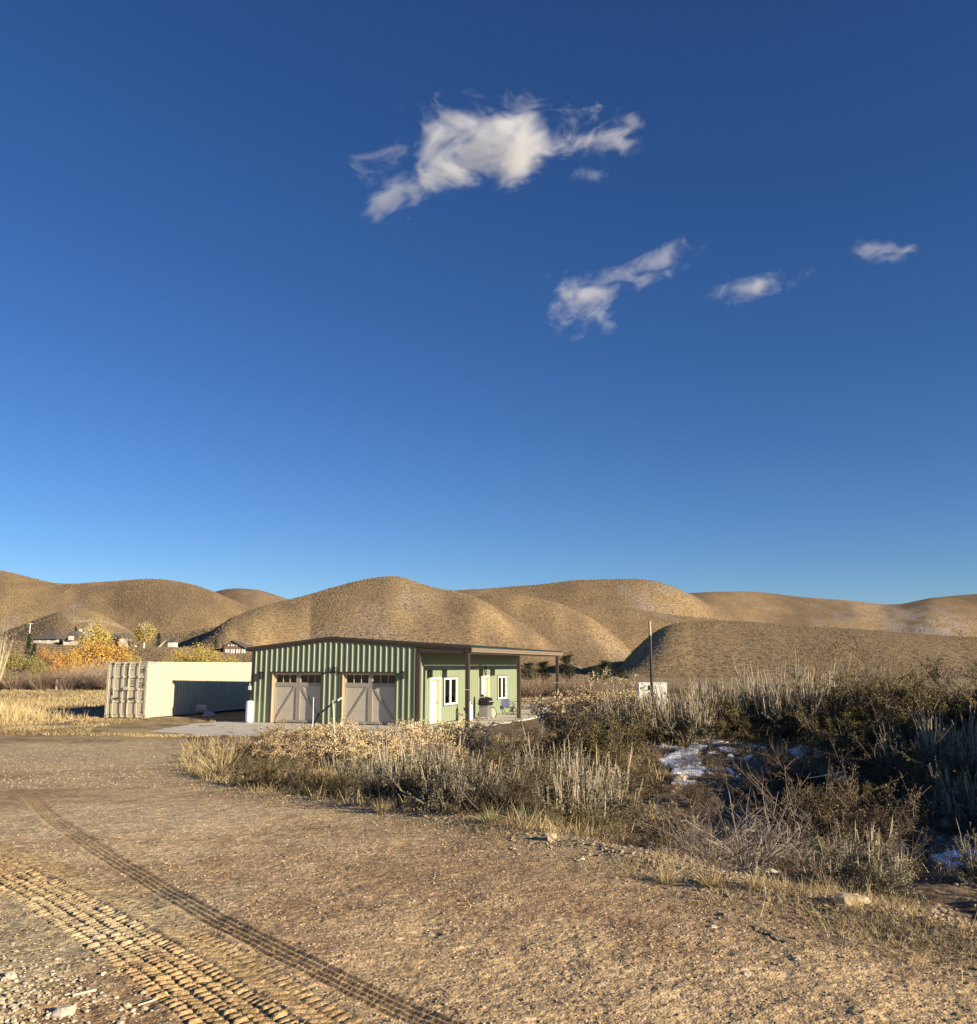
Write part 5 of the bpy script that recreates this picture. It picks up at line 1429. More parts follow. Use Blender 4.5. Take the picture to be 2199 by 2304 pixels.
# hand-placed: (kind, u, v of the foot or None, Y or None, scale, label)
HAND = [
 ('sage1', 915, None, 13.3, 0.98, 'grey sagebrush with a fan of white flower stalks at the middle of the road edge'),
 ('sage3', 800, None, 15.5, 0.70, 'small sagebrush with short pale stalks below the long leaning white stake'),
 ('rabbit0', 795, None, 21.5, 1.25, 'pale puffy rabbitbrush at the foot of the long leaning white stake'),
 ('rabbit0', 925, None, 21.0, 1.35, 'big tan rabbitbrush in front of the right garage door corner'),
 ('rabbit1', 1010, None, 23.5, 1.5, 'tallest puffy rabbitbrush in front of the brown corner trim of the garage'),
 ('rabbit2', 985, None, 20.0, 1.05, 'low rabbitbrush in front of the tallest puffy one'),
 ('rabbit2', 640, None, 32.0, 1.15, 'grey rabbitbrush in front of the left garage door, left of the black boom'),
 ('rabbit1', 725, None, 32.5, 1.2, 'yellowish rabbitbrush right of the black boom mast'),
 ('rabbit2', 790, None, 32.5, 1.1, 'yellowish rabbitbrush at the left edge of the right garage door'),
 ('bitter1', 1120, None, 12.6, 1.15, 'olive bitterbrush with a yellow crown beside the spiky grey sagebrush'),
 ('bitter0', 1045, None, 12.2, 0.95, 'dark leafy bitterbrush right of the fan of white stalks'),
 ('bitter0', 1200, None, 14.5, 1.15, 'dark bitterbrush behind the spiky grey sagebrush'),
 ('sage0', 1285, None, 12.6, 1.22, 'tall spiky grey sagebrush at the left rim of the snowy hollow'),
 ('sage2', 1245, None, 16.8, 1.15, 'sagebrush with tan spikes leaning over the porch view'),
 ('bitter3', 1310, None, 11.6, 0.62, 'low yellow-brown bitterbrush under the tall spiky grey sagebrush'),
 ('bitter0', 1392, None, 14.0, 0.55, 'dark low bitterbrush between the spiky sagebrush and the snow'),
 ('rabbit2', 1320, None, 22.0, 1.75, 'large golden rabbitbrush just left of the thin dark pole'),
 ('rabbit2', 1395, None, 20.5, 1.45, 'golden topped rabbitbrush touching the thin dark pole'),
 ('bitter1', 1340, None, 18.0, 1.35, 'broad green-brown bitterbrush below the golden rabbitbrush'),
 ('bitter0', 1270, None, 18.8, 1.1, 'dark bitterbrush beside the far porch post'),
 ('bitter2', 1490, None, 9.2, 0.62, 'small reddish bitterbrush standing alone at the edge of the hollow'),
 ('bare0', 1660, None, 8.5, 0.74, 'tangled bare grey shrub at the lower edge of the snow patches'),
 ('bare2', 1600, None, 9.0, 0.5, 'pale dead twiggy shrub behind the tangled bare grey one'),
 ('bare1', 1740, None, 9.2, 0.6, 'brownish bare shrub right of the tangled grey one'),
 ('bitter2', 1850, None, 11.4, 1.05, 'open leafy bitterbrush rising in the middle of the hollow'),
 ('bitter3', 1900, None, 12.8, 0.85, 'yellow-leaved bitterbrush behind the open one in the hollow'),
 ('bitter2', 1960, None, 11.2, 0.6, 'sparse bitterbrush with rust coloured grass beside it'),
 ('sage3', 1925, 2015, None, 0.62, 'small upright silvery sagebrush behind the flat tan rock'),
 ('sage2', 2190, None, 12.3, 1.0, 'silvery sagebrush with long bare spikes at the right edge of the picture'),
 ('sage3', 2205, None, 9.0, 0.6, 'little silver sagebrush cut by the right edge of the picture'),
 ('sage0', 1590, None, 19.6, 1.3, 'spiky tan sagebrush on the crest, first one right of the white utility box'),
 ('sage1', 1730, None, 19.5, 1.45, 'sagebrush with the densest tan spikes on the crest'),
 ('sage0', 1810, None, 19.2, 1.4, 'rusty tan spiky sagebrush right of the densest spiked one'),
 ('bitter1', 1650, None, 19.3, 1.25, 'yellow-green bitterbrush on the crest between two spiky sagebrushes'),
 ('bitter1', 1920, None, 17.0, 1.25, 'rounded dark bitterbrush right of the spiky sagebrushes on the crest'),
 ('bitter0', 2000, None, 16.6, 1.22, 'dark bitterbrush on the crest below the far saddle of the hills'),
 ('bitter1', 2075, None, 15.6, 1.2, 'olive bitterbrush on the crest left of the tall spikes at the right edge'),
 ('sage1', 2120, None, 15.4, 1.25, 'sagebrush with tall spikes near the right edge of the crest'),
 ('sage0', 2190, None, 15.0, 1.15, 'spiky sagebrush at the very right end of the crest'),
 ('bitter3', 2170, None, 13.0, 1.1, 'yellow-green bitterbrush hanging below the right end of the crest'),
 ('bitter0', 2080, None, 14.6, 1.05, 'dark bitterbrush in the deep shade under the crest'),
 ('bitter0', 1990, None, 14.6, 1.05, 'black-green bitterbrush in the shade behind the sparse one'),
 ('bitter1', 600, None, 15.4, 0.60, 'low olive bitterbrush right of the straw grass clumps'),
 ('bitter0', 680, None, 14.6, 0.55, 'low brown-green bitterbrush left of the small stalky sagebrush'),
 ('bitter2', 545, None, 17.5, 0.6, 'low thin bitterbrush at the left end of the brush'),
 ('bitter1', 745, None, 13.4, 0.45, 'low green bitterbrush nearest the road left of the white stalks'),
 ('bitter2', 1560, None, 15.6, 0.5, 'tiny dark bitterbrush at the lower end of the middle snow patch'),
 ('bitter0', 1450, None, 16.6, 0.55, 'small dark bitterbrush at the left end of the middle snow patch'),
 ('bare1', 1620, None, 14.6, 0.5, 'small brown twiggy shrub on the slope below the middle snow patch'),
 ('bitter2', 1705, None, 15.6, 0.6, 'small thin bitterbrush right of the middle snow patch'),
 ('bitter0', 1790, None, 16.2, 0.75, 'dark bitterbrush halfway up the shaded bank right of the snow'),
 ('bare0', 1545, None, 17.6, 0.35, 'little twiggy shrub poking out of the middle snow patch'),
 ('bitter2', 1482, None, 23.5, 0.95, 'thin bitterbrush partly hiding the foot of the white utility box'),
 ('tuft2', 500, None, 18.5, 1.5, 'tall straw coloured grass clump at the left end of the brush'),
 ('tuft0', 445, None, 19.5, 1.25, 'shorter straw grass clump left of the tall one'),
 ('tuft2', 470, None, 21.0, 1.2, 'straw grass clump behind the tall one'),
 ('tuft1', 1290, 1868, None, 0.95, 'green-grey grass tuft on the road edge near the small tan stone'),
 ('tuft1', 1185, 1858, None, 1.05, 'feathery green-grey tuft on the road edge left of the small tan stone'),
 ('tuft1', 1105, 1850, None, 0.85, 'feathery tuft under the yellow crowned bitterbrush'),
 ('tuft0', 860, 1828, None, 0.7, 'thin straw tuft under the fan of white stalks'),
 ('tuft0', 1500, 1985, None, 0.55, 'thin tan tuft on the road edge below the lone reddish bitterbrush'),
 ('tuft0', 1600, 1990, None, 0.62, 'straw tuft on the road edge below the tangled bare shrub'),
 ('tuft0', 1700, 1998, None, 0.5, 'short straw tuft left of the flat tan rock'),
 ('tuft2', 1770, None, 13.8, 0.7, 'rust coloured grass tuft below the crest'),
]
for kv, u, v, Y, s, lab in HAND:
    put(kv, u, v, lab, s, Y=Y, group=G_BANK)
LIM = np.array([(0,1700),(400,1668),(560,1655),(610,1632),(780,1630),(850,1650),(880,1615),(1010,1612),(1060,1640),(1180,1632),(1230,1585),(1270,1535),(1430,1528),(1446,1606),(1500,1612),(1540,1522),(1600,1508),(1680,1486),(1850,1488),(1900,1500),(2050,1490),(2110,1475),(2199,1478),(2600,1470)], float)
LIMF = np.array([(0,1720),(400,1700),(560,1715),(700,1728),(860,1725),(985,1690),(1010,1655),(1240,1640),(1260,1600)], float)
def z_allowed(x, y):
    u = UX(x, y); v = float(np.interp(u, LIM[:, 0], LIM[:, 1])) + random.uniform(0, 14)
    if y < 19 and u < 1250: v = max(v, float(np.interp(u, LIMF[:, 0], LIMF[:, 1])) + random.uniform(0, 20))
    return ZC + ray(0, v)[1] * y
FILL = []
def free(x, y, r):
    return all((x - a) ** 2 + (y - b) ** 2 > (0.8 * (r + c)) ** 2 for a, b, c, *_ in PLANTED)
def fill(n, xr, yr, kinds, smin, smax, test=None, gap=1.0):
    c = 0; tries = 0
    while c < n and tries < n * 60:
        tries += 1
        x = random.uniform(*xr); y = random.uniform(*yr)
        d = float(edge_d(np.array([x]), np.array([y]))[0])
        if d < 0.45: continue
        if test and not test(x, y): continue
        kv = random.choice(kinds); H = htop(kv)
        z = gz(x, y)
        s = min(random.uniform(smin, smax), (z_allowed(x, y) - z) / H)
        if s < 0.35: continue
        if not free(x, y, 0.45 * s * gap): continue
        kind, cat, fn = KIND[kv]
        o = plant(kind, kv, fn, (x, y, z - 0.03), None, cat, None, s)
        PLANTED.append((x, y, 0.45 * s, kind, o)); FILL.append((x, y, s, kv, o)); c += 1
berm_d = lambda x, y: float(dist_poly(np.array([x]), np.array([y]), BERM)[0])
hol = lambda x, y: not (1370 < UX(x, y) < 1840 and y < 19.0)
B4 = ['bitter0', 'bitter1', 'bitter2', 'bitter3']
fill(40, (2.8, 10.5), (15.5, 22.0), B4 + ['sage0', 'sage1', 'sage2', 'bitter0', 'bitter1'], 1.1, 1.85, lambda x, y: berm_d(x, y) < 2.4 and hol(x, y), gap=0.8)
fill(26, (9.4, 14.8), (3.5, 15.5), B4 + ['sage2'], 1.5, 2.1, lambda x, y: berm_d(x, y) < 1.9 and UX(x, y) > 2230, gap=0.8)  # unseen tall shrubs added on the raised berm to deepen the hollow's shade
fill(8, (3.6, 9), (4.0, 8.0), ['bitter0', 'bitter2', 'sage2'], 0.6, 0.95, lambda x, y: UX(x, y) > 2200)  # unseen shrubs added past the frame to cast shade on the near rim
fill(22, (-6, 3.0), (10.5, 19), B4 + ['sage3', 'rabbit2'], 0.5, 1.0, hol)
fill(30, (-9, 4.5), (18, 34), ['rabbit2', 'rabbit2', 'rabbit1', 'bitter1', 'bitter2', 'bitter0', 'tuft2', 'tuft0', 'sage2', 'sage3'], 0.6, 1.35, lambda x, y: UX(x, y) < 1430)
fill(10, (4.0, 14.0), (24, 44), ['rabbit1', 'bitter0', 'bitter2', 'sage2'], 0.9, 1.5, lambda x, y: UX(x, y) > 1340 and not (1425 < UX(x, y) < 1515))
fill(16, (-6, 4), (9.5, 16), ['tuft0', 'tuft1', 'tuft2'], 0.5, 0.9, lambda x, y: hol(x, y))
fill(14, (1.5, 8), (6.5, 12), ['tuft0', 'tuft1', 'bare1', 'bitter2'], 0.25, 0.5, lambda x, y: not (1440 < UX(x, y) < 1800 and y > 9.5) and not (UX(x, y) > 1950))
# labels for the fillers: each is told apart by its nearest hand-described neighbour and its rank
LM = [(x, y, o) for (x, y, r, k, o) in PLANTED if 'label' in o.keys()]
LOOK = {'sage0': 'grey spiky sagebrush', 'sage1': 'densely spiked sagebrush', 'sage2': 'grey-green sagebrush', 'sage3': 'thinly spiked sagebrush', 'rabbit0': 'pale puffy rabbitbrush', 'rabbit1': 'straw puffy rabbitbrush', 'rabbit2': 'dull tan rabbitbrush',
        'bitter0': 'dark leafy bitterbrush', 'bitter1': 'olive bitterbrush', 'bitter2': 'thin leaved bitterbrush', 'bitter3': 'yellowish bitterbrush', 'bare0': 'bare grey shrub', 'bare1': 'bare brown shrub', 'bare2': 'bare pale shrub', 'tuft0': 'straw grass tuft', 'tuft1': 'green-grey grass tuft', 'tuft2': 'tall straw tuft'}
ORD = ['first', 'second', 'third', 'fourth', 'fifth', 'sixth', 'seventh', 'eighth', 'ninth', 'tenth', 'eleventh', 'twelfth', 'thirteenth', 'fourteenth', 'fifteenth']
def zone(x, y):
    u = UX(x, y)
    if u > 2199: return 'past the right picture edge'
    if y < 10.5 and x > 0: return 'at the near hollow rim'
    if x > 2.6 and y < 23 and u > 1440: return 'on the hollow crest'
    if y > 23 and u > 1340: return 'behind the thin pole'
    if y < 19 and u < 1440: return 'by the road left of the hollow'
    return 'in front of the garage'
buckets = {}
for (x, y, s, kv, o) in FILL:
    buckets.setdefault((kv, zone(x, y)), []).append((UX(x, y), o))
for (kv, zn), lst in buckets.items():
    lst.sort(key=lambda t: t[0])
    for i, (u, o) in enumerate(lst):
        o['label'] = (LOOK[kv] + ' ' + zn) if len(lst) == 1 else ('%s %s, %s such from the left' % (LOOK[kv], zn, ORD[min(i, 14)]))
        o['group'] = 'shrubs ' + zn

# ------------------------------------------------------------------ grasses (nobody could count these)
def blades(name, x, y, h, w, cols, seed, spread=0.45, k=4, per=1, kindlabel=None):
    g = rng(seed); n = len(x)
    z = ground_z(x, y)
    p0 = np.stack([x, y, z - 0.01], 1)
    if per > 1:
        p0 = np.repeat(p0, per, 0); h = np.repeat(h, per); cols = np.repeat(cols, per, 0); w = np.repeat(np.broadcast_to(w, (n,)), per); n *= per
        p0[:, :2] += g.normal(size=(n, 2)) * 0.04
    d = np.stack([g.normal(size=n) * spread, g.normal(size=n) * spread, np.ones(n)], 1)
    p = arcs(p0, d, h * g.uniform(0.5, 1.15, n), g, k, 0.2, 0.2)
    b = NB(); b.ribbons(p, np.linspace(1, 0.2, k)[None] * np.broadcast_to(w, (n,))[:, None], g, cols, 0.3)
    o = link(name, b.mesh(name, LEAF)); return tag(o, kind='stuff')
g = rng(900)
STRAW = np.array([0.52, 0.40, 0.21]); OLIVE = np.array([0.27, 0.23, 0.12]); RUST = np.array([0.34, 0.22, 0.12])
def colmix(x, y, g, sc_=0.5):
    n = fbm(x * sc_, y * sc_, 3, 910)[:, None]; r = g.uniform(0, 1, (len(x), 1))
    c = STRAW * (0.75 + 0.4 * r)
    c = np.where(r + n < 0.25, OLIVE, c); return np.where(r - n > 0.9, RUST, c)
# meadow left and behind
N = 26000
v_ = g.uniform(0, 1, N); Yg = 37 * (100 / 37) ** v_; t = g.uniform(-0.62, -0.20, N)
x = t * Yg; y = Yg
keep = ((x < -20.3) | (y < 46.5 + 0 * x) | (x > 0)) & (fbm(x * 0.35, y * 0.35, 3, 911) > -0.35)
keep &= ~((x > -17.5) & (y > 38.0) & (y < 46) & (x + 0.33 * (y - 41) > -17.6))
keep &= ~((x > -26.5) & (x < -19.5) & (y > 48) & (y < 54.5))
x = x[keep]; y = y[keep]
tall = sst(0.0, 0.5, fbm(x * 0.12, y * 0.1, 2, 912)) * (x < -21)
blades('meadow_grass', x, y, 0.14 + 0.40 * tall * g.uniform(0.5, 1, len(x)) + 0.10 * (y > 55), 0.018 + 0.0004 * y, colmix(x, y, g), 1, per=4)
# golden clumps at the left edge of the meadow
x = g.normal(-25.3, 1.3, 1500); y = g.normal(46, 1.0, 1500)
blades('tall_golden_grass', x, y, np.full(1500, 0.85), 0.022, np.repeat(np.array([[0.66, 0.52, 0.27]]), 1500, 0), 2, 0.25, per=4)
# grass between apron and brush, and under the brush
N = 15000
Yg = 9 * (35 / 9) ** g.uniform(0, 1, N); t = g.uniform(-0.42, 0.58, N); x = t * Yg; y = Yg
d = edge_d(x, y)
keep = (d > -0.1) & ~((UX(x, y) > 1400) & (y < 17) & (g.uniform(0, 1, N) < 0.75)) & (fbm(x * 0.8, y * 0.8, 3, 913) > -0.3)
x = x[keep]; y = y[keep]
sh = sst(14, 24, y)
blades('brush_grass', x, y, 0.16 + 0.22 * sh + 0.1 * g.uniform(0, 1, len(x)), 0.006 + 0.0004 * y, colmix(x, y, g, 0.7), 3, per=4)
# thin verge grass on the road edge
N = 9000
i = g.integers(1, len(EDGE) - 3, N); q = g.uniform(0, 1, N); E_ = np.array(EDGE)
x = E_[i, 0] * (1 - q) + E_[i + 1, 0] * q; y = E_[i, 1] * (1 - q) + E_[i + 1, 1] * q
x = x + g.normal(0, 0.30, N) - 0.05; y = y + g.normal(0, 0.40, N) - 0.05
keep = (fbm(x * 1.7, y * 1.7, 3, 914) > -0.1)
x = x[keep]; y = y[keep]
blades('verge_grass', x, y, 0.07 + 0.09 * g.uniform(0, 1, len(x)) ** 2, 0.0045, colmix(x, y, g, 1.5) * 0.95, 4, 0.8, per=3)
# sparse dead grass lying on the gravelly part of the road
N = 2600
x = g.uniform(-0.5, 4.6, N); y = g.uniform(4.0, 10.0, N); d = edge_d(x, y)
keep = (d < 0) & (d > -2.3) & (fbm(x * 1.2, y * 1.2, 3, 915) > 0.0)
x = x[keep]; y = y[keep]
blades('road_edge_straw', x, y, 0.05 + 0 * x, 0.003, colmix(x, y, g, 1.5) * 0.9, 5, 1.6, per=3)
# gravel pad weeds
N = 2500
x = g.uniform(-22, -7, N); y = g.uniform(17, 38, N)
keep = (fbm(x * 0.5, y * 0.9, 3, 916) > 0.12); x = x[keep]; y = y[keep]
blades('gravel_pad_weeds', x, y, 0.05 + 0 * x, 0.006, colmix(x, y, g, 0.6), 6, 0.5, per=3)
# ground behind the porch
N = 5000
x = g.uniform(0, 16, N); y = g.uniform(48, 80, N); keep = ~((x < 6.5) & (y < 62)); x = x[keep]; y = y[keep]
blades('back_meadow_grass', x, y, 0.3 + 0 * x, 0.035, colmix(x, y, g, 0.3), 7, 0.4, per=3)

# ------------------------------------------------------------------ stones
STONE = mat('stone_tan', (0.5, 0.5, 0.5), rough=0.9, attr=True, spec=0.2, var=0.15, vscale=30)
def pebbles(name, x, y, r, seed, cols, embed=0.25):
    g = rng(seed); n = len(x)
    ph = (1 + 5 ** 0.5) / 2
    iv = np.array([(-1, ph, 0), (1, ph, 0), (-1, -ph, 0), (1, -ph, 0), (0, -1, ph), (0, 1, ph), (0, -1, -ph), (0, 1, -ph), (ph, 0, -1), (ph, 0, 1), (-ph, 0, -1), (-ph, 0, 1)]) / 1.9
    fi = np.array([(0,11,5),(0,5,1),(0,1,7),(0,7,10),(0,10,11),(1,5,9),(5,11,4),(11,10,2),(10,7,6),(7,1,8),(3,9,4),(3,4,2),(3,2,6),(3,6,8),(3,8,9),(4,9,5),(2,4,11),(6,2,10),(8,6,7),(9,8,1)])
    v = iv[None] * g.uniform(0.72, 1.2, (n, 12, 1))
    sx = g.uniform(0.8, 1.5, (n, 1)); v = v * np.stack([sx, np.ones((n, 1)), g.uniform(0.45, 0.85, (n, 1))], -1)
    a = g.uniform(0, 2 * PI, n); ca, sa = np.cos(a)[:, None], np.sin(a)[:, None]
    vx = v[..., 0] * ca - v[..., 1] * sa; vy = v[..., 0] * sa + v[..., 1] * ca
    z = ground_z(x, y) + micro(x, y)[0]
    P3 = np.stack([vx * r[:, None] + x[:, None], vy * r[:, None] + y[:, None], v[..., 2] * r[:, None] + (z + r * (0.5 - embed) * 0.6)[:, None]], -1)
    f = (fi[None] + (np.arange(n) * 12)[:, None, None]).reshape(-1, 3)
    c = cols * g.uniform(0.7, 1.3, (n, 1))
    me = new_mesh(name, P3.reshape(-1, 3), f.astype(np.int32), np.clip(np.repeat(c, 12, 0), 0.02, 0.9)); me.materials.append(STONE)
    return tag(link(name, me), kind='stuff')
N = 40000
r_ = 3.6 * (11 / 3.6) ** (g.uniform(0, 1, N)); th_ = g.uniform(-0.58, 0.56, N); x = r_ * np.sin(th_); y = r_ * np.cos(th_)
px_n = fbm(x * 1.3, y * 1.3, 3, 920)
_, fr_ = micro(x, y)
keep = (edge_d(x, y) < 0.3) & (g.uniform(0, 1, N) < np.clip(0.5 + px_n * 1.2 + 0.5 * sst(-0.5, 3, x), 0.1, 1)) & (fr_ < 0.35)
x = x[keep]; y = y[keep]
base = np.array([[0.40, 0.285, 0.175]]) + g.uniform(0, 1, (len(x), 1)) ** 3 * np.array([[0.14, 0.13, 0.10]])
pebbles('gravel', x, y, (0.0026 + 0.0065 * g.uniform(0, 1, len(x)) ** 3.5) * (0.7 + np.hypot(x, y) * 0.07), 30, base)
# crushed stone in the lower left corner
N = 3800
x = g.normal(-2.6, 0.40, N); y = g.normal(4.3, 0.42, N); keep = (x < -1.35 - 0.55 * (y - 4.2)) & (y > 3.6); x = x[keep]; y = y[keep]
pebbles('crushed_stone', x, y, 0.005 + 0.012 * g.uniform(0, 1, len(x)) ** 2.5, 31, np.array([[0.46, 0.39, 0.28]]), 0.15)
# coarser stones along the verge and in the hollow
N = 2600
i = g.integers(2, len(EDGE) - 3, N); q = g.uniform(0, 1, N)
x = E_[i, 0] * (1 - q) + E_[i + 1, 0] * q + g.normal(0, 0.25, N); y = E_[i, 1] * (1 - q) + E_[i + 1, 1] * q + g.normal(0, 0.3, N)
pebbles('verge_gravel', x, y, 0.008 + 0.018 * g.uniform(0, 1, N) ** 3, 32, np.array([[0.34, 0.26, 0.175]]))
N = 2200
x = g.uniform(0.5, 9, N); y = g.uniform(7.5, 17, N); keep = edge_d(x, y) > 0.3; x = x[keep]; y = y[keep]
pebbles('hollow_cobbles', x, y, 0.015 + 0.06 * g.uniform(0, 1, len(x)) ** 3, 33, np.array([[0.30, 0.25, 0.19]]))
# gravel pad stones
N = 9000
x = g.uniform(-16, -4, N); y = g.uniform(15, 36, N); keep = edge_d(x, y) < 0; x = x[keep]; y = y[keep]
pebbles('pad_gravel', x, y, 0.012 + 0.014 * g.uniform(0, 1, len(x)) ** 2, 34, np.array([[0.32, 0.25, 0.17]]))
RK = mat('rock_tan', (0.50, 0.38, 0.24), rough=0.9, var=0.2, vscale=6, bump=0.4, bscale=20)
RK2 = mat('rock_pale', (0.52, 0.46, 0.36), rough=0.9, var=0.2, vscale=6, bump=0.4, bscale=20)
for (u, v, w_, d_, h_, mt, lab, sd_) in (
    (1916, 2034, 0.115, 0.08, 0.055, RK, 'flat tan rock below the small silvery sagebrush', 1),
    (1240, 1889, 0.055, 0.05, 0.05, RK, 'small rounded tan stone on the road edge', 2),
    (143, 2282, 0.052, 0.035, 0.03, RK2, 'pale oval rock among the crushed stone at the lower left', 3),
    (24, 2200, 0.026, 0.025, 0.025, RK2, 'pale rock at the left edge of the picture', 4),
    (1681, 2194, 0.022, 0.019, 0.015, RK2, 'pale angular stone lying on the right part of the road', 5),
    (1605, 2086, 0.024, 0.02, 0.016, RK2, 'pale squarish stone right of the tyre tracks', 6),
    (2022, 1965, 0.13, 0.10, 0.12, RK, 'brown rock in the weeds left of the snow strip at the right edge', 7),
    (2140, 1860, 0.14, 0.10, 0.09, RK, 'brown rock beside the right hand snow patches', 8),
    (1375, 1735, 0.17, 0.12, 0.10, RK2, 'grey cobble on the bank left of the snow', 9),
    (1530, 1752, 0.12, 0.10, 0.06, RK, 'brown cobble on the bank between the snow patches', 10),
    (1345, 1762, 0.12, 0.09, 0.07, RK2, 'small pale cobble at the foot of the spiky grey sagebrush', 11),
    (1310, 1935, 0.03, 0.026, 0.02, RK2, 'small pale stone on the road below the green-grey tuft', 12),
    (1795, 2160, 0.023, 0.018, 0.014, RK2, 'pale stone beside the dried stem on the road', 13)):
    x, y, z = PG(u, v)
    blob('rock', (x, y, z - 0.01), w_, d_, h_, mt, sd_, lab, 'rock', n=12, amp=0.25, sharp=True, group='loose rocks')
STICK = mat('bleached_wood', (0.62, 0.55, 0.40), rough=0.8)
for (pts, r, lab) in ((((163, 2246), (180, 2242), (216, 2233)), 0.006, 'bleached stick lying on the road at the lower left'),
                      (((310, 2268), (330, 2262), (353, 2254)), 0.0035, 'thin curved twig beside the lug tracks'),
                      (((1700, 2085), (1735, 2102), (1765, 2118), (1793, 2126)), 0.004, 'long pale dried stem lying on the right of the road')):
    q = [Vector(PG(u, v)) + Vector((0, 0, 0.012)) for u, v in pts]
    m = MB().path(q, r, 6)
    tag(m.build('stick', STICK), lab, 'stick')

# ------------------------------------------------------------------ willows, trees
WG = 'bare willows along the creek'
for i in range(3): proto('willow%d' % i, (lambda i=i: willow_parts(600 + i, 3.0, [(0.25, 0.18, 0.125), (0.30, 0.22, 0.15), (0.21, 0.16, 0.12)][i])))
def willow(u, vtop, Y, k, label, kind='willow_shrub'):
    x = ray(u, vtop)[0] * Y; z = gz(x, Y); H = ZC + ray(0, vtop)[1] * Y - z
    s = max(0.3, H / 2.9)
    return plant(kind, 'willow%d' % k, None, (x, Y, z - 0.05), label, 'willow', WG, s * 1.15, sz=s)
wl = []
for i, u in enumerate(np.linspace(-60, 250, 13)):
    wl.append(willow(u + random.uniform(-8, 8), 1503 + random.uniform(-8, 10), 98 + random.uniform(-3, 4), i % 3, None))
for i, o in enumerate(wl): o['label'] = 'mauve-brown bare willow behind the left meadow, %s from the left' % ORD[i]
wl = []
for i, u in enumerate(np.linspace(1150, 1345, 9)):
    wl.append(willow(u + random.uniform(-6, 6), 1524 + random.uniform(-5, 7), 84 + random.uniform(-3, 4), (i + 1) % 3, None))
for i, o in enumerate(wl): o['label'] = 'reddish bare willow seen through the porch, %s from the left' % ORD[i]
wl = []
for i, u in enumerate(np.linspace(1425, 1600, 8)):
    wl.append(willow(u + random.uniform(-6, 6), 1538 + random.uniform(-6, 6), 92 + random.uniform(-3, 6), (i + 2) % 3, None))
for i, o in enumerate(wl): o['label'] = 'bare reddish willow behind the white utility box, %s from the left' % ORD[i]
wl = []
for i, (u, v) in enumerate(((1850, 1494), (1925, 1496), (1985, 1498), (2040, 1502))):
    wl.append(willow(u, v, 60, 1, None))
for i, o in enumerate(wl): o['label'] = 'pale bare willow tops showing over the crest, %s from the left' % ORD[i]

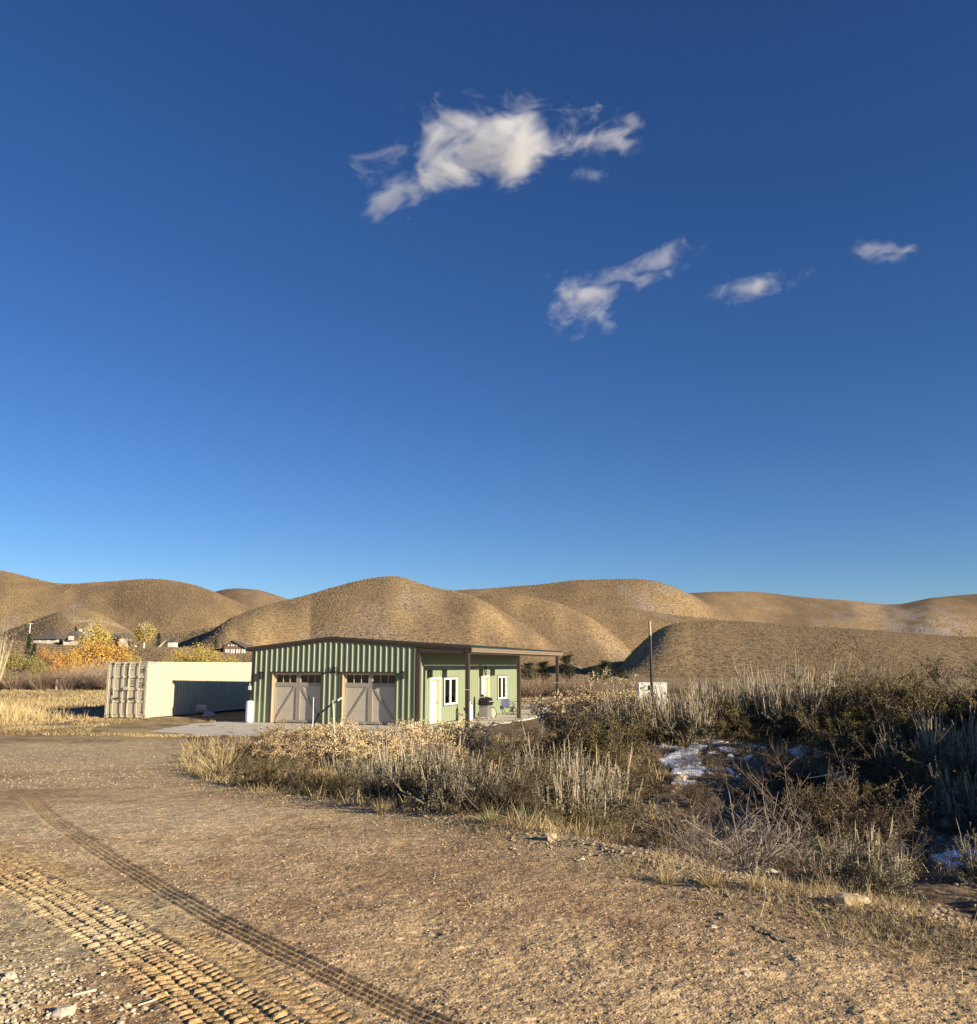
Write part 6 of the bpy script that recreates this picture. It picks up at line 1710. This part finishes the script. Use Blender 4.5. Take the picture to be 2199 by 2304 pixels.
def tree(key, fn, u, vtop, Y, label, cat, group, kind, width=None, vbase=None, proto_h=6.0, proto_r=2.0):
    x = ray(u, vtop)[0] * Y; z = gz(x, Y)
    H = ZC + ray(0, vtop)[1] * Y - z
    proto(key, fn)
    s = H / proto_h
    sx_ = s if width is None else (width / 2 * Y / 2012.0) / proto_r
    return plant(kind, key, None, (x, Y, z - 0.1), label, cat, group, sx_, sz=s)
T = [  # key, builder, [(u, vtop, Y, width px, label)]
 ('tree_orange', lambda: tree_parts(701, 6, 2.2, (0.66, 0.40, 0.10), (0.52, 0.32, 0.09), 5200, 0.24, bottom=0.12, clumps=90), 'autumn_tree', [
   (212, 1441, 150, 78, 'big orange-gold tree in front of the bench houses, left of the container'),
   (262, 1449, 152, 62, 'golden tree just left of the container top'),
   (162, 1461, 140, 36, 'small orange tree left of the big orange-gold one')]),
 ('tree_amber', lambda: tree_parts(702, 6, 2.0, (0.60, 0.33, 0.12), (0.42, 0.26, 0.08), 4200, 0.24, bottom=0.1, clumps=70), 'autumn_tree', [
   (128, 1466, 130, 38, 'rounded rust-orange tree above the bare willows'),
   (104, 1459, 133, 42, 'amber-brown tree left of the rounded rust-orange one')]),
 ('tree_yellow', lambda: tree_parts(703, 6, 1.7, (0.66, 0.50, 0.17), (0.42, 0.36, 0.11), 3600, 0.26, (0.62, 0.56, 0.46), 0.28, 55), 'poplar_tree', [
   (215, 1412, 210, 62, 'pale yellow cottonwood rising behind the big orange-gold tree'),
   (327, 1404, 290, 40, 'yellow-green poplar with a white trunk standing alone on the bench')]),
 ('tree_olive', lambda: tree_parts(704, 6, 2.4, (0.36, 0.31, 0.10), (0.24, 0.21, 0.08), 4200, 0.26, bottom=0.08, clumps=80), 'willow_tree', [
   (28, 1472, 120, 62, 'olive-green willow tree at the left edge above the bare willows'),
   (62, 1478, 122, 50, 'olive-green willow tree right of the left-edge one'),
   (88, 1482, 119, 40, 'yellowing willow tree between the olive ones and the amber tree'),
   (-18, 1470, 118, 60, 'olive willow tree cut by the left edge of the picture')]),
 ('tree_goldwillow', lambda: tree_parts(705, 6, 3.0, (0.62, 0.44, 0.12), (0.36, 0.30, 0.10), 4600, 0.26, bottom=0.05, clumps=80), 'willow_tree', [
   (432, 1458, 170, 74, 'wide golden willow above the container roof, left one'),
   (472, 1462, 165, 60, 'golden-brown willow above the container roof left of the brown house'),
   (400, 1468, 168, 50, 'olive-gold willow at the left of the golden pair above the container'),
   (515, 1480, 160, 50, 'low olive-gold willow below the brown gabled house'),
   (302, 1478, 150, 44, 'dull olive willow touching the container roof beside the golden tree')]),
 ('tree_bare', lambda: willow_parts(706, 6, (0.36, 0.28, 0.20), 120, (0.42, 0.31, 0.14), 1), 'bare_tree', [
   (205, 1478, 118, 46, 'bare grey-brown tree in front of the big orange-gold one'),
   (238, 1484, 112, 50, 'bare tan tree immediately left of the container'),
   (186, 1496, 110, 40, 'low bare shrub-like tree above the small flat topped post'),
   (272, 1490, 116, 40, 'bare tan tree showing over the container corner'),
   (298, 1427, 300, 26, 'leafless pale tree left of the yellow-green poplar')]),
 ('tree_pale', lambda: willow_parts(707, 6, (0.62, 0.54, 0.38), 70, (0.55, 0.50, 0.30), 2), 'bare_tree', [
   (0, 1412, 96, 34, 'tall pale branchy tree at the left edge of the picture')]),
 ('conifer', lambda: conifer_parts(708, 6, 1.6), 'spruce_tree', [
   (67, 1424, 240, 30, 'dark spruce in front of the pale utility pole'),
   (78, 1446, 170, 36, 'blue-grey spruce below the wide hipped roof house'),
   (171, 1409, 345, 22, 'dark spruce behind the cream dormer house'),
   (358, 1423, 335, 24, 'dark spruce between the poplar and the A-frame cabin'),
   (25, 1430, 335, 9, 'tiny dark spruce on the bench near the left edge'),
   (443, 1434, 310, 14, 'small grey spruce above the golden willows'),
   (486, 1436, 305, 22, 'grey-green spruce beside the brown gabled house')]),
 ('juniper', lambda: conifer_parts(709, 5, 2.2, (0.05, 0.058, 0.03), 4200, 0.26, True), 'juniper_tree', [
   (1188, 1493, 150, 44, 'dark round juniper seen through the porch'),
   (1222, 1490, 152, 40, 'dark juniper seen just left of the far porch post'),
   (1275, 1476, 150, 44, 'tallest dark juniper right of the far porch post'),
   (1338, 1500, 155, 24, 'low dark juniper left of the lighter one'),
   (1362, 1488, 158, 40, 'dark green juniper above the golden rabbitbrush'),
   (1400, 1505, 160, 34, 'olive juniper left of the thin dark pole')]),
]
for key, fn, kind, lst in T:
    ph = 6.0 if key != 'juniper' else 5.0
    pr = {'tree_orange': 2.2, 'tree_amber': 2.0, 'tree_yellow': 1.7, 'tree_olive': 2.4, 'tree_goldwillow': 3.0, 'tree_bare': 2.6, 'tree_pale': 2.8, 'conifer': 1.9, 'juniper': 2.0}[key]
    for (u, vt, Y, wd_, lab) in lst:
        tree(key, fn, u, vt, Y, lab, 'tree', 'trees along the creek and the bench' if u < 600 else 'junipers at the foot of the hills', kind, wd_, None, ph, pr)

# leaves for the potted plant (grows on the table by the wall)
nb = NB(); gg = rng(77); p0_, d_ = fan(gg, 30, 0.04, 1.0); pth = arcs(p0_, d_, 0.35, gg, 4, 0.2, 0.2)
nb.ribbons(pth, np.array([0.006, 0.006, 0.005, 0.002]), gg, (0.06, 0.10, 0.04)); nb.leaves(sample(pth, gg, 5, 0.3), 0.06, gg, (0.07, 0.12, 0.045))
lv = link('leaves', nb.mesh('pot_leaves', LEAF), None, pp); lv.location = (0, 0, 0.12)

# ------------------------------------------------------------------ sage on the hills
def hill_sage():
    g = rng(950); N = 330000
    u = g.uniform(-60, 2260, N)
    q = g.uniform(0, 1, N); y = 215 * (1250 / 215) ** (q ** 0.85); x = (u - CX) / 2012.0 * y
    dens = 0.5 + 0.7 * fbm(x * 0.02, y * 0.012, 3, 951)
    keep = g.uniform(0, 1, N) < np.clip(dens * (1.05 - 0.5 * (y - 215) / 1000), 0.08, 1)
    x = x[keep]; y = y[keep]; n = len(x)
    z = ground_z(x, y)
    s = g.uniform(0.16, 0.36, n) * np.clip(y / 380, 0.75, 2.6)
    k = 6
    a = np.arange(k) * 2 * PI / k
    R1 = g.uniform(0.7, 1.2, (n, k)) * s[:, None]
    low = np.stack([np.cos(a)[None] * R1 + x[:, None], np.sin(a)[None] * R1 + y[:, None], np.broadcast_to(z[:, None] - 0.15, (n, k))], -1)
    R2 = R1 * 0.62
    up = np.stack([np.cos(a)[None] * R2 + x[:, None], np.sin(a)[None] * R2 + y[:, None], z[:, None] + g.uniform(0.45, 0.85, (n, k)) * s[:, None]], -1)
    # real ground height under the shrub keeps it seated on slopes
    v = np.concatenate([low, up], 1)
    b = (np.arange(n) * 2 * k)[:, None]; j = np.arange(k)[None]; j2 = (j + 1) % k
    f = np.stack([b + j, b + j2, b + k + j2, b + k + j], -1).reshape(-1, 4)
    top = np.stack([b[:, 0] + k, b[:, 0] + k + 1, b[:, 0] + k + 2, b[:, 0] + k + 3], -1); top2 = np.stack([b[:, 0] + k + 3, b[:, 0] + k + 4, b[:, 0] + k + 5, b[:, 0] + k], -1)
    t = g.uniform(0, 1, (n, 1)); c = np.array([[0.14, 0.105, 0.064]]) * (1 - t) + np.array([[0.26, 0.19, 0.11]]) * t
    me = new_mesh('hillside_sagebrush', v.reshape(-1, 3), np.concatenate([f, top, top2]).astype(np.int32), np.repeat(c, 2 * k, 0)); me.materials.append(TWIG)
    tag(link('hillside_sagebrush', me), kind='stuff')
hill_sage()

# ------------------------------------------------------------------ clouds: real volumes far off
def cloud(u, v, wpx, hpx, tilt, dens, thr, seed, label, D=3200.0, nscale=3.0):
    p = P(u, v, D); S = D / 2000.0 / CP
    me = bpy.data.meshes.new('cloud')
    bmv = MB(); n = 20; rows = 10
    vs = [(math.sin(PI * i / rows) * math.cos(2*PI*j/n), math.sin(PI * i / rows) * math.sin(2*PI*j/n), math.cos(PI * i / rows)) for i in range(rows + 1) for j in range(n)]
    fs = [(i*n+j, (i+1)*n+j, (i+1)*n+(j+1) % n, i*n+(j+1) % n) for i in range(rows) for j in range(n)]
    bmv.add(vs, fs); o = bmv.build('cloud', None)
    sx_, sz_ = wpx / 2 * S, hpx / 2 * S
    sy_ = min(sx_ * 0.5, sz_ * 1.2)
    o.location = p; o.scale = (sx_, sy_, sz_)
    o.rotation_euler = (R(18), -R(tilt), 0)
    m = bpy.data.materials.new('cloud_vapour'); m.use_nodes = True
    t = m.node_tree; N = t.nodes; L = t.links; N.clear()
    ou = N.new('ShaderNodeOutputMaterial'); vol = N.new('ShaderNodeVolumePrincipled')
    vol.inputs['Color'].default_value = (1, 1, 1, 1); vol.inputs['Anisotropy'].default_value = 0.1
    tc = N.new('ShaderNodeTexCoord'); mp = N.new('ShaderNodeMapping'); mp.inputs['Scale'].default_value = (0.62 * sx_ / 100, sy_ / 100, sz_ / 100); mp.inputs['Location'].default_value = (seed * 3.7, seed * 1.3, seed * 2.1)
    L.new(tc.outputs['Object'], mp.inputs[0])
    nz = N.new('ShaderNodeTexNoise'); nz.inputs['Scale'].default_value = nscale * 0.33; nz.inputs['Detail'].default_value = 12; nz.inputs['Roughness'].default_value = 0.68; nz.inputs['Distortion'].default_value = 0.5
    L.new(mp.outputs[0], nz.inputs['Vector'])
    ln = N.new('ShaderNodeVectorMath'); ln.operation = 'LENGTH'; L.new(tc.outputs['Object'], ln.inputs[0])
    fo = N.new('ShaderNodeMapRange'); fo.inputs[1].default_value = 0.0; fo.inputs[2].default_value = 1.0; fo.inputs[3].default_value = -1.0; fo.inputs[4].default_value = -2.15
    L.new(ln.outputs['Value'], fo.inputs[0])
    ad = N.new('ShaderNodeMath'); ad.operation = 'MULTIPLY_ADD'; ad.inputs[1].default_value = 3.0; L.new(nz.outputs[0], ad.inputs[0]); L.new(fo.outputs[0], ad.inputs[2])
    mr = N.new('ShaderNodeMapRange'); mr.inputs[1].default_value = thr; mr.inputs[2].default_value = thr + 0.6; mr.inputs[3].default_value = 0; mr.inputs[4].default_value = dens
    L.new(ad.outputs[0], mr.inputs[0]); L.new(mr.outputs[0], vol.inputs['Density'])
    L.new(vol.outputs[0], ou.inputs['Volume'])
    o.data.materials.clear(); o.data.materials.append(m)
    tag(o, label, 'cloud', 'small clouds')
    return o
cloud(1075, 335, 820, 330, 6, 0.020, 0.0, 1, 'largest white puffy cloud high in the middle of the sky', nscale=2.2)
cloud(900, 440, 330, 170, 24, 0.010, 0.0, 2, 'wispy tail hanging below the left end of the largest cloud', nscale=4)
cloud(1385, 310, 290, 200, 20, 0.009, 0.0, 3, 'thin ragged wisp right of the largest cloud', nscale=4.5)
cloud(1330, 390, 150, 80, 5, 0.006, 0.0, 4, 'tiny faint wisp below the ragged one', nscale=5)
cloud(1310, 672, 310, 230, 15, 0.014, 0.0, 5, 'fluffy heart of the middle cloud right of centre', nscale=3.5)
cloud(1462, 598, 500, 130, 20, 0.009, 0.0, 6, 'long streak rising to the right from the middle cloud', nscale=4.5)
cloud(1700, 645, 360, 120, 14, 0.010, 0.0, 7, 'small flat cloud over the right hills', nscale=4.5)
cloud(1980, 563, 350, 90, 4, 0.007, 0.0, 8, 'faint thin cloud near the right edge of the sky', nscale=4.5)
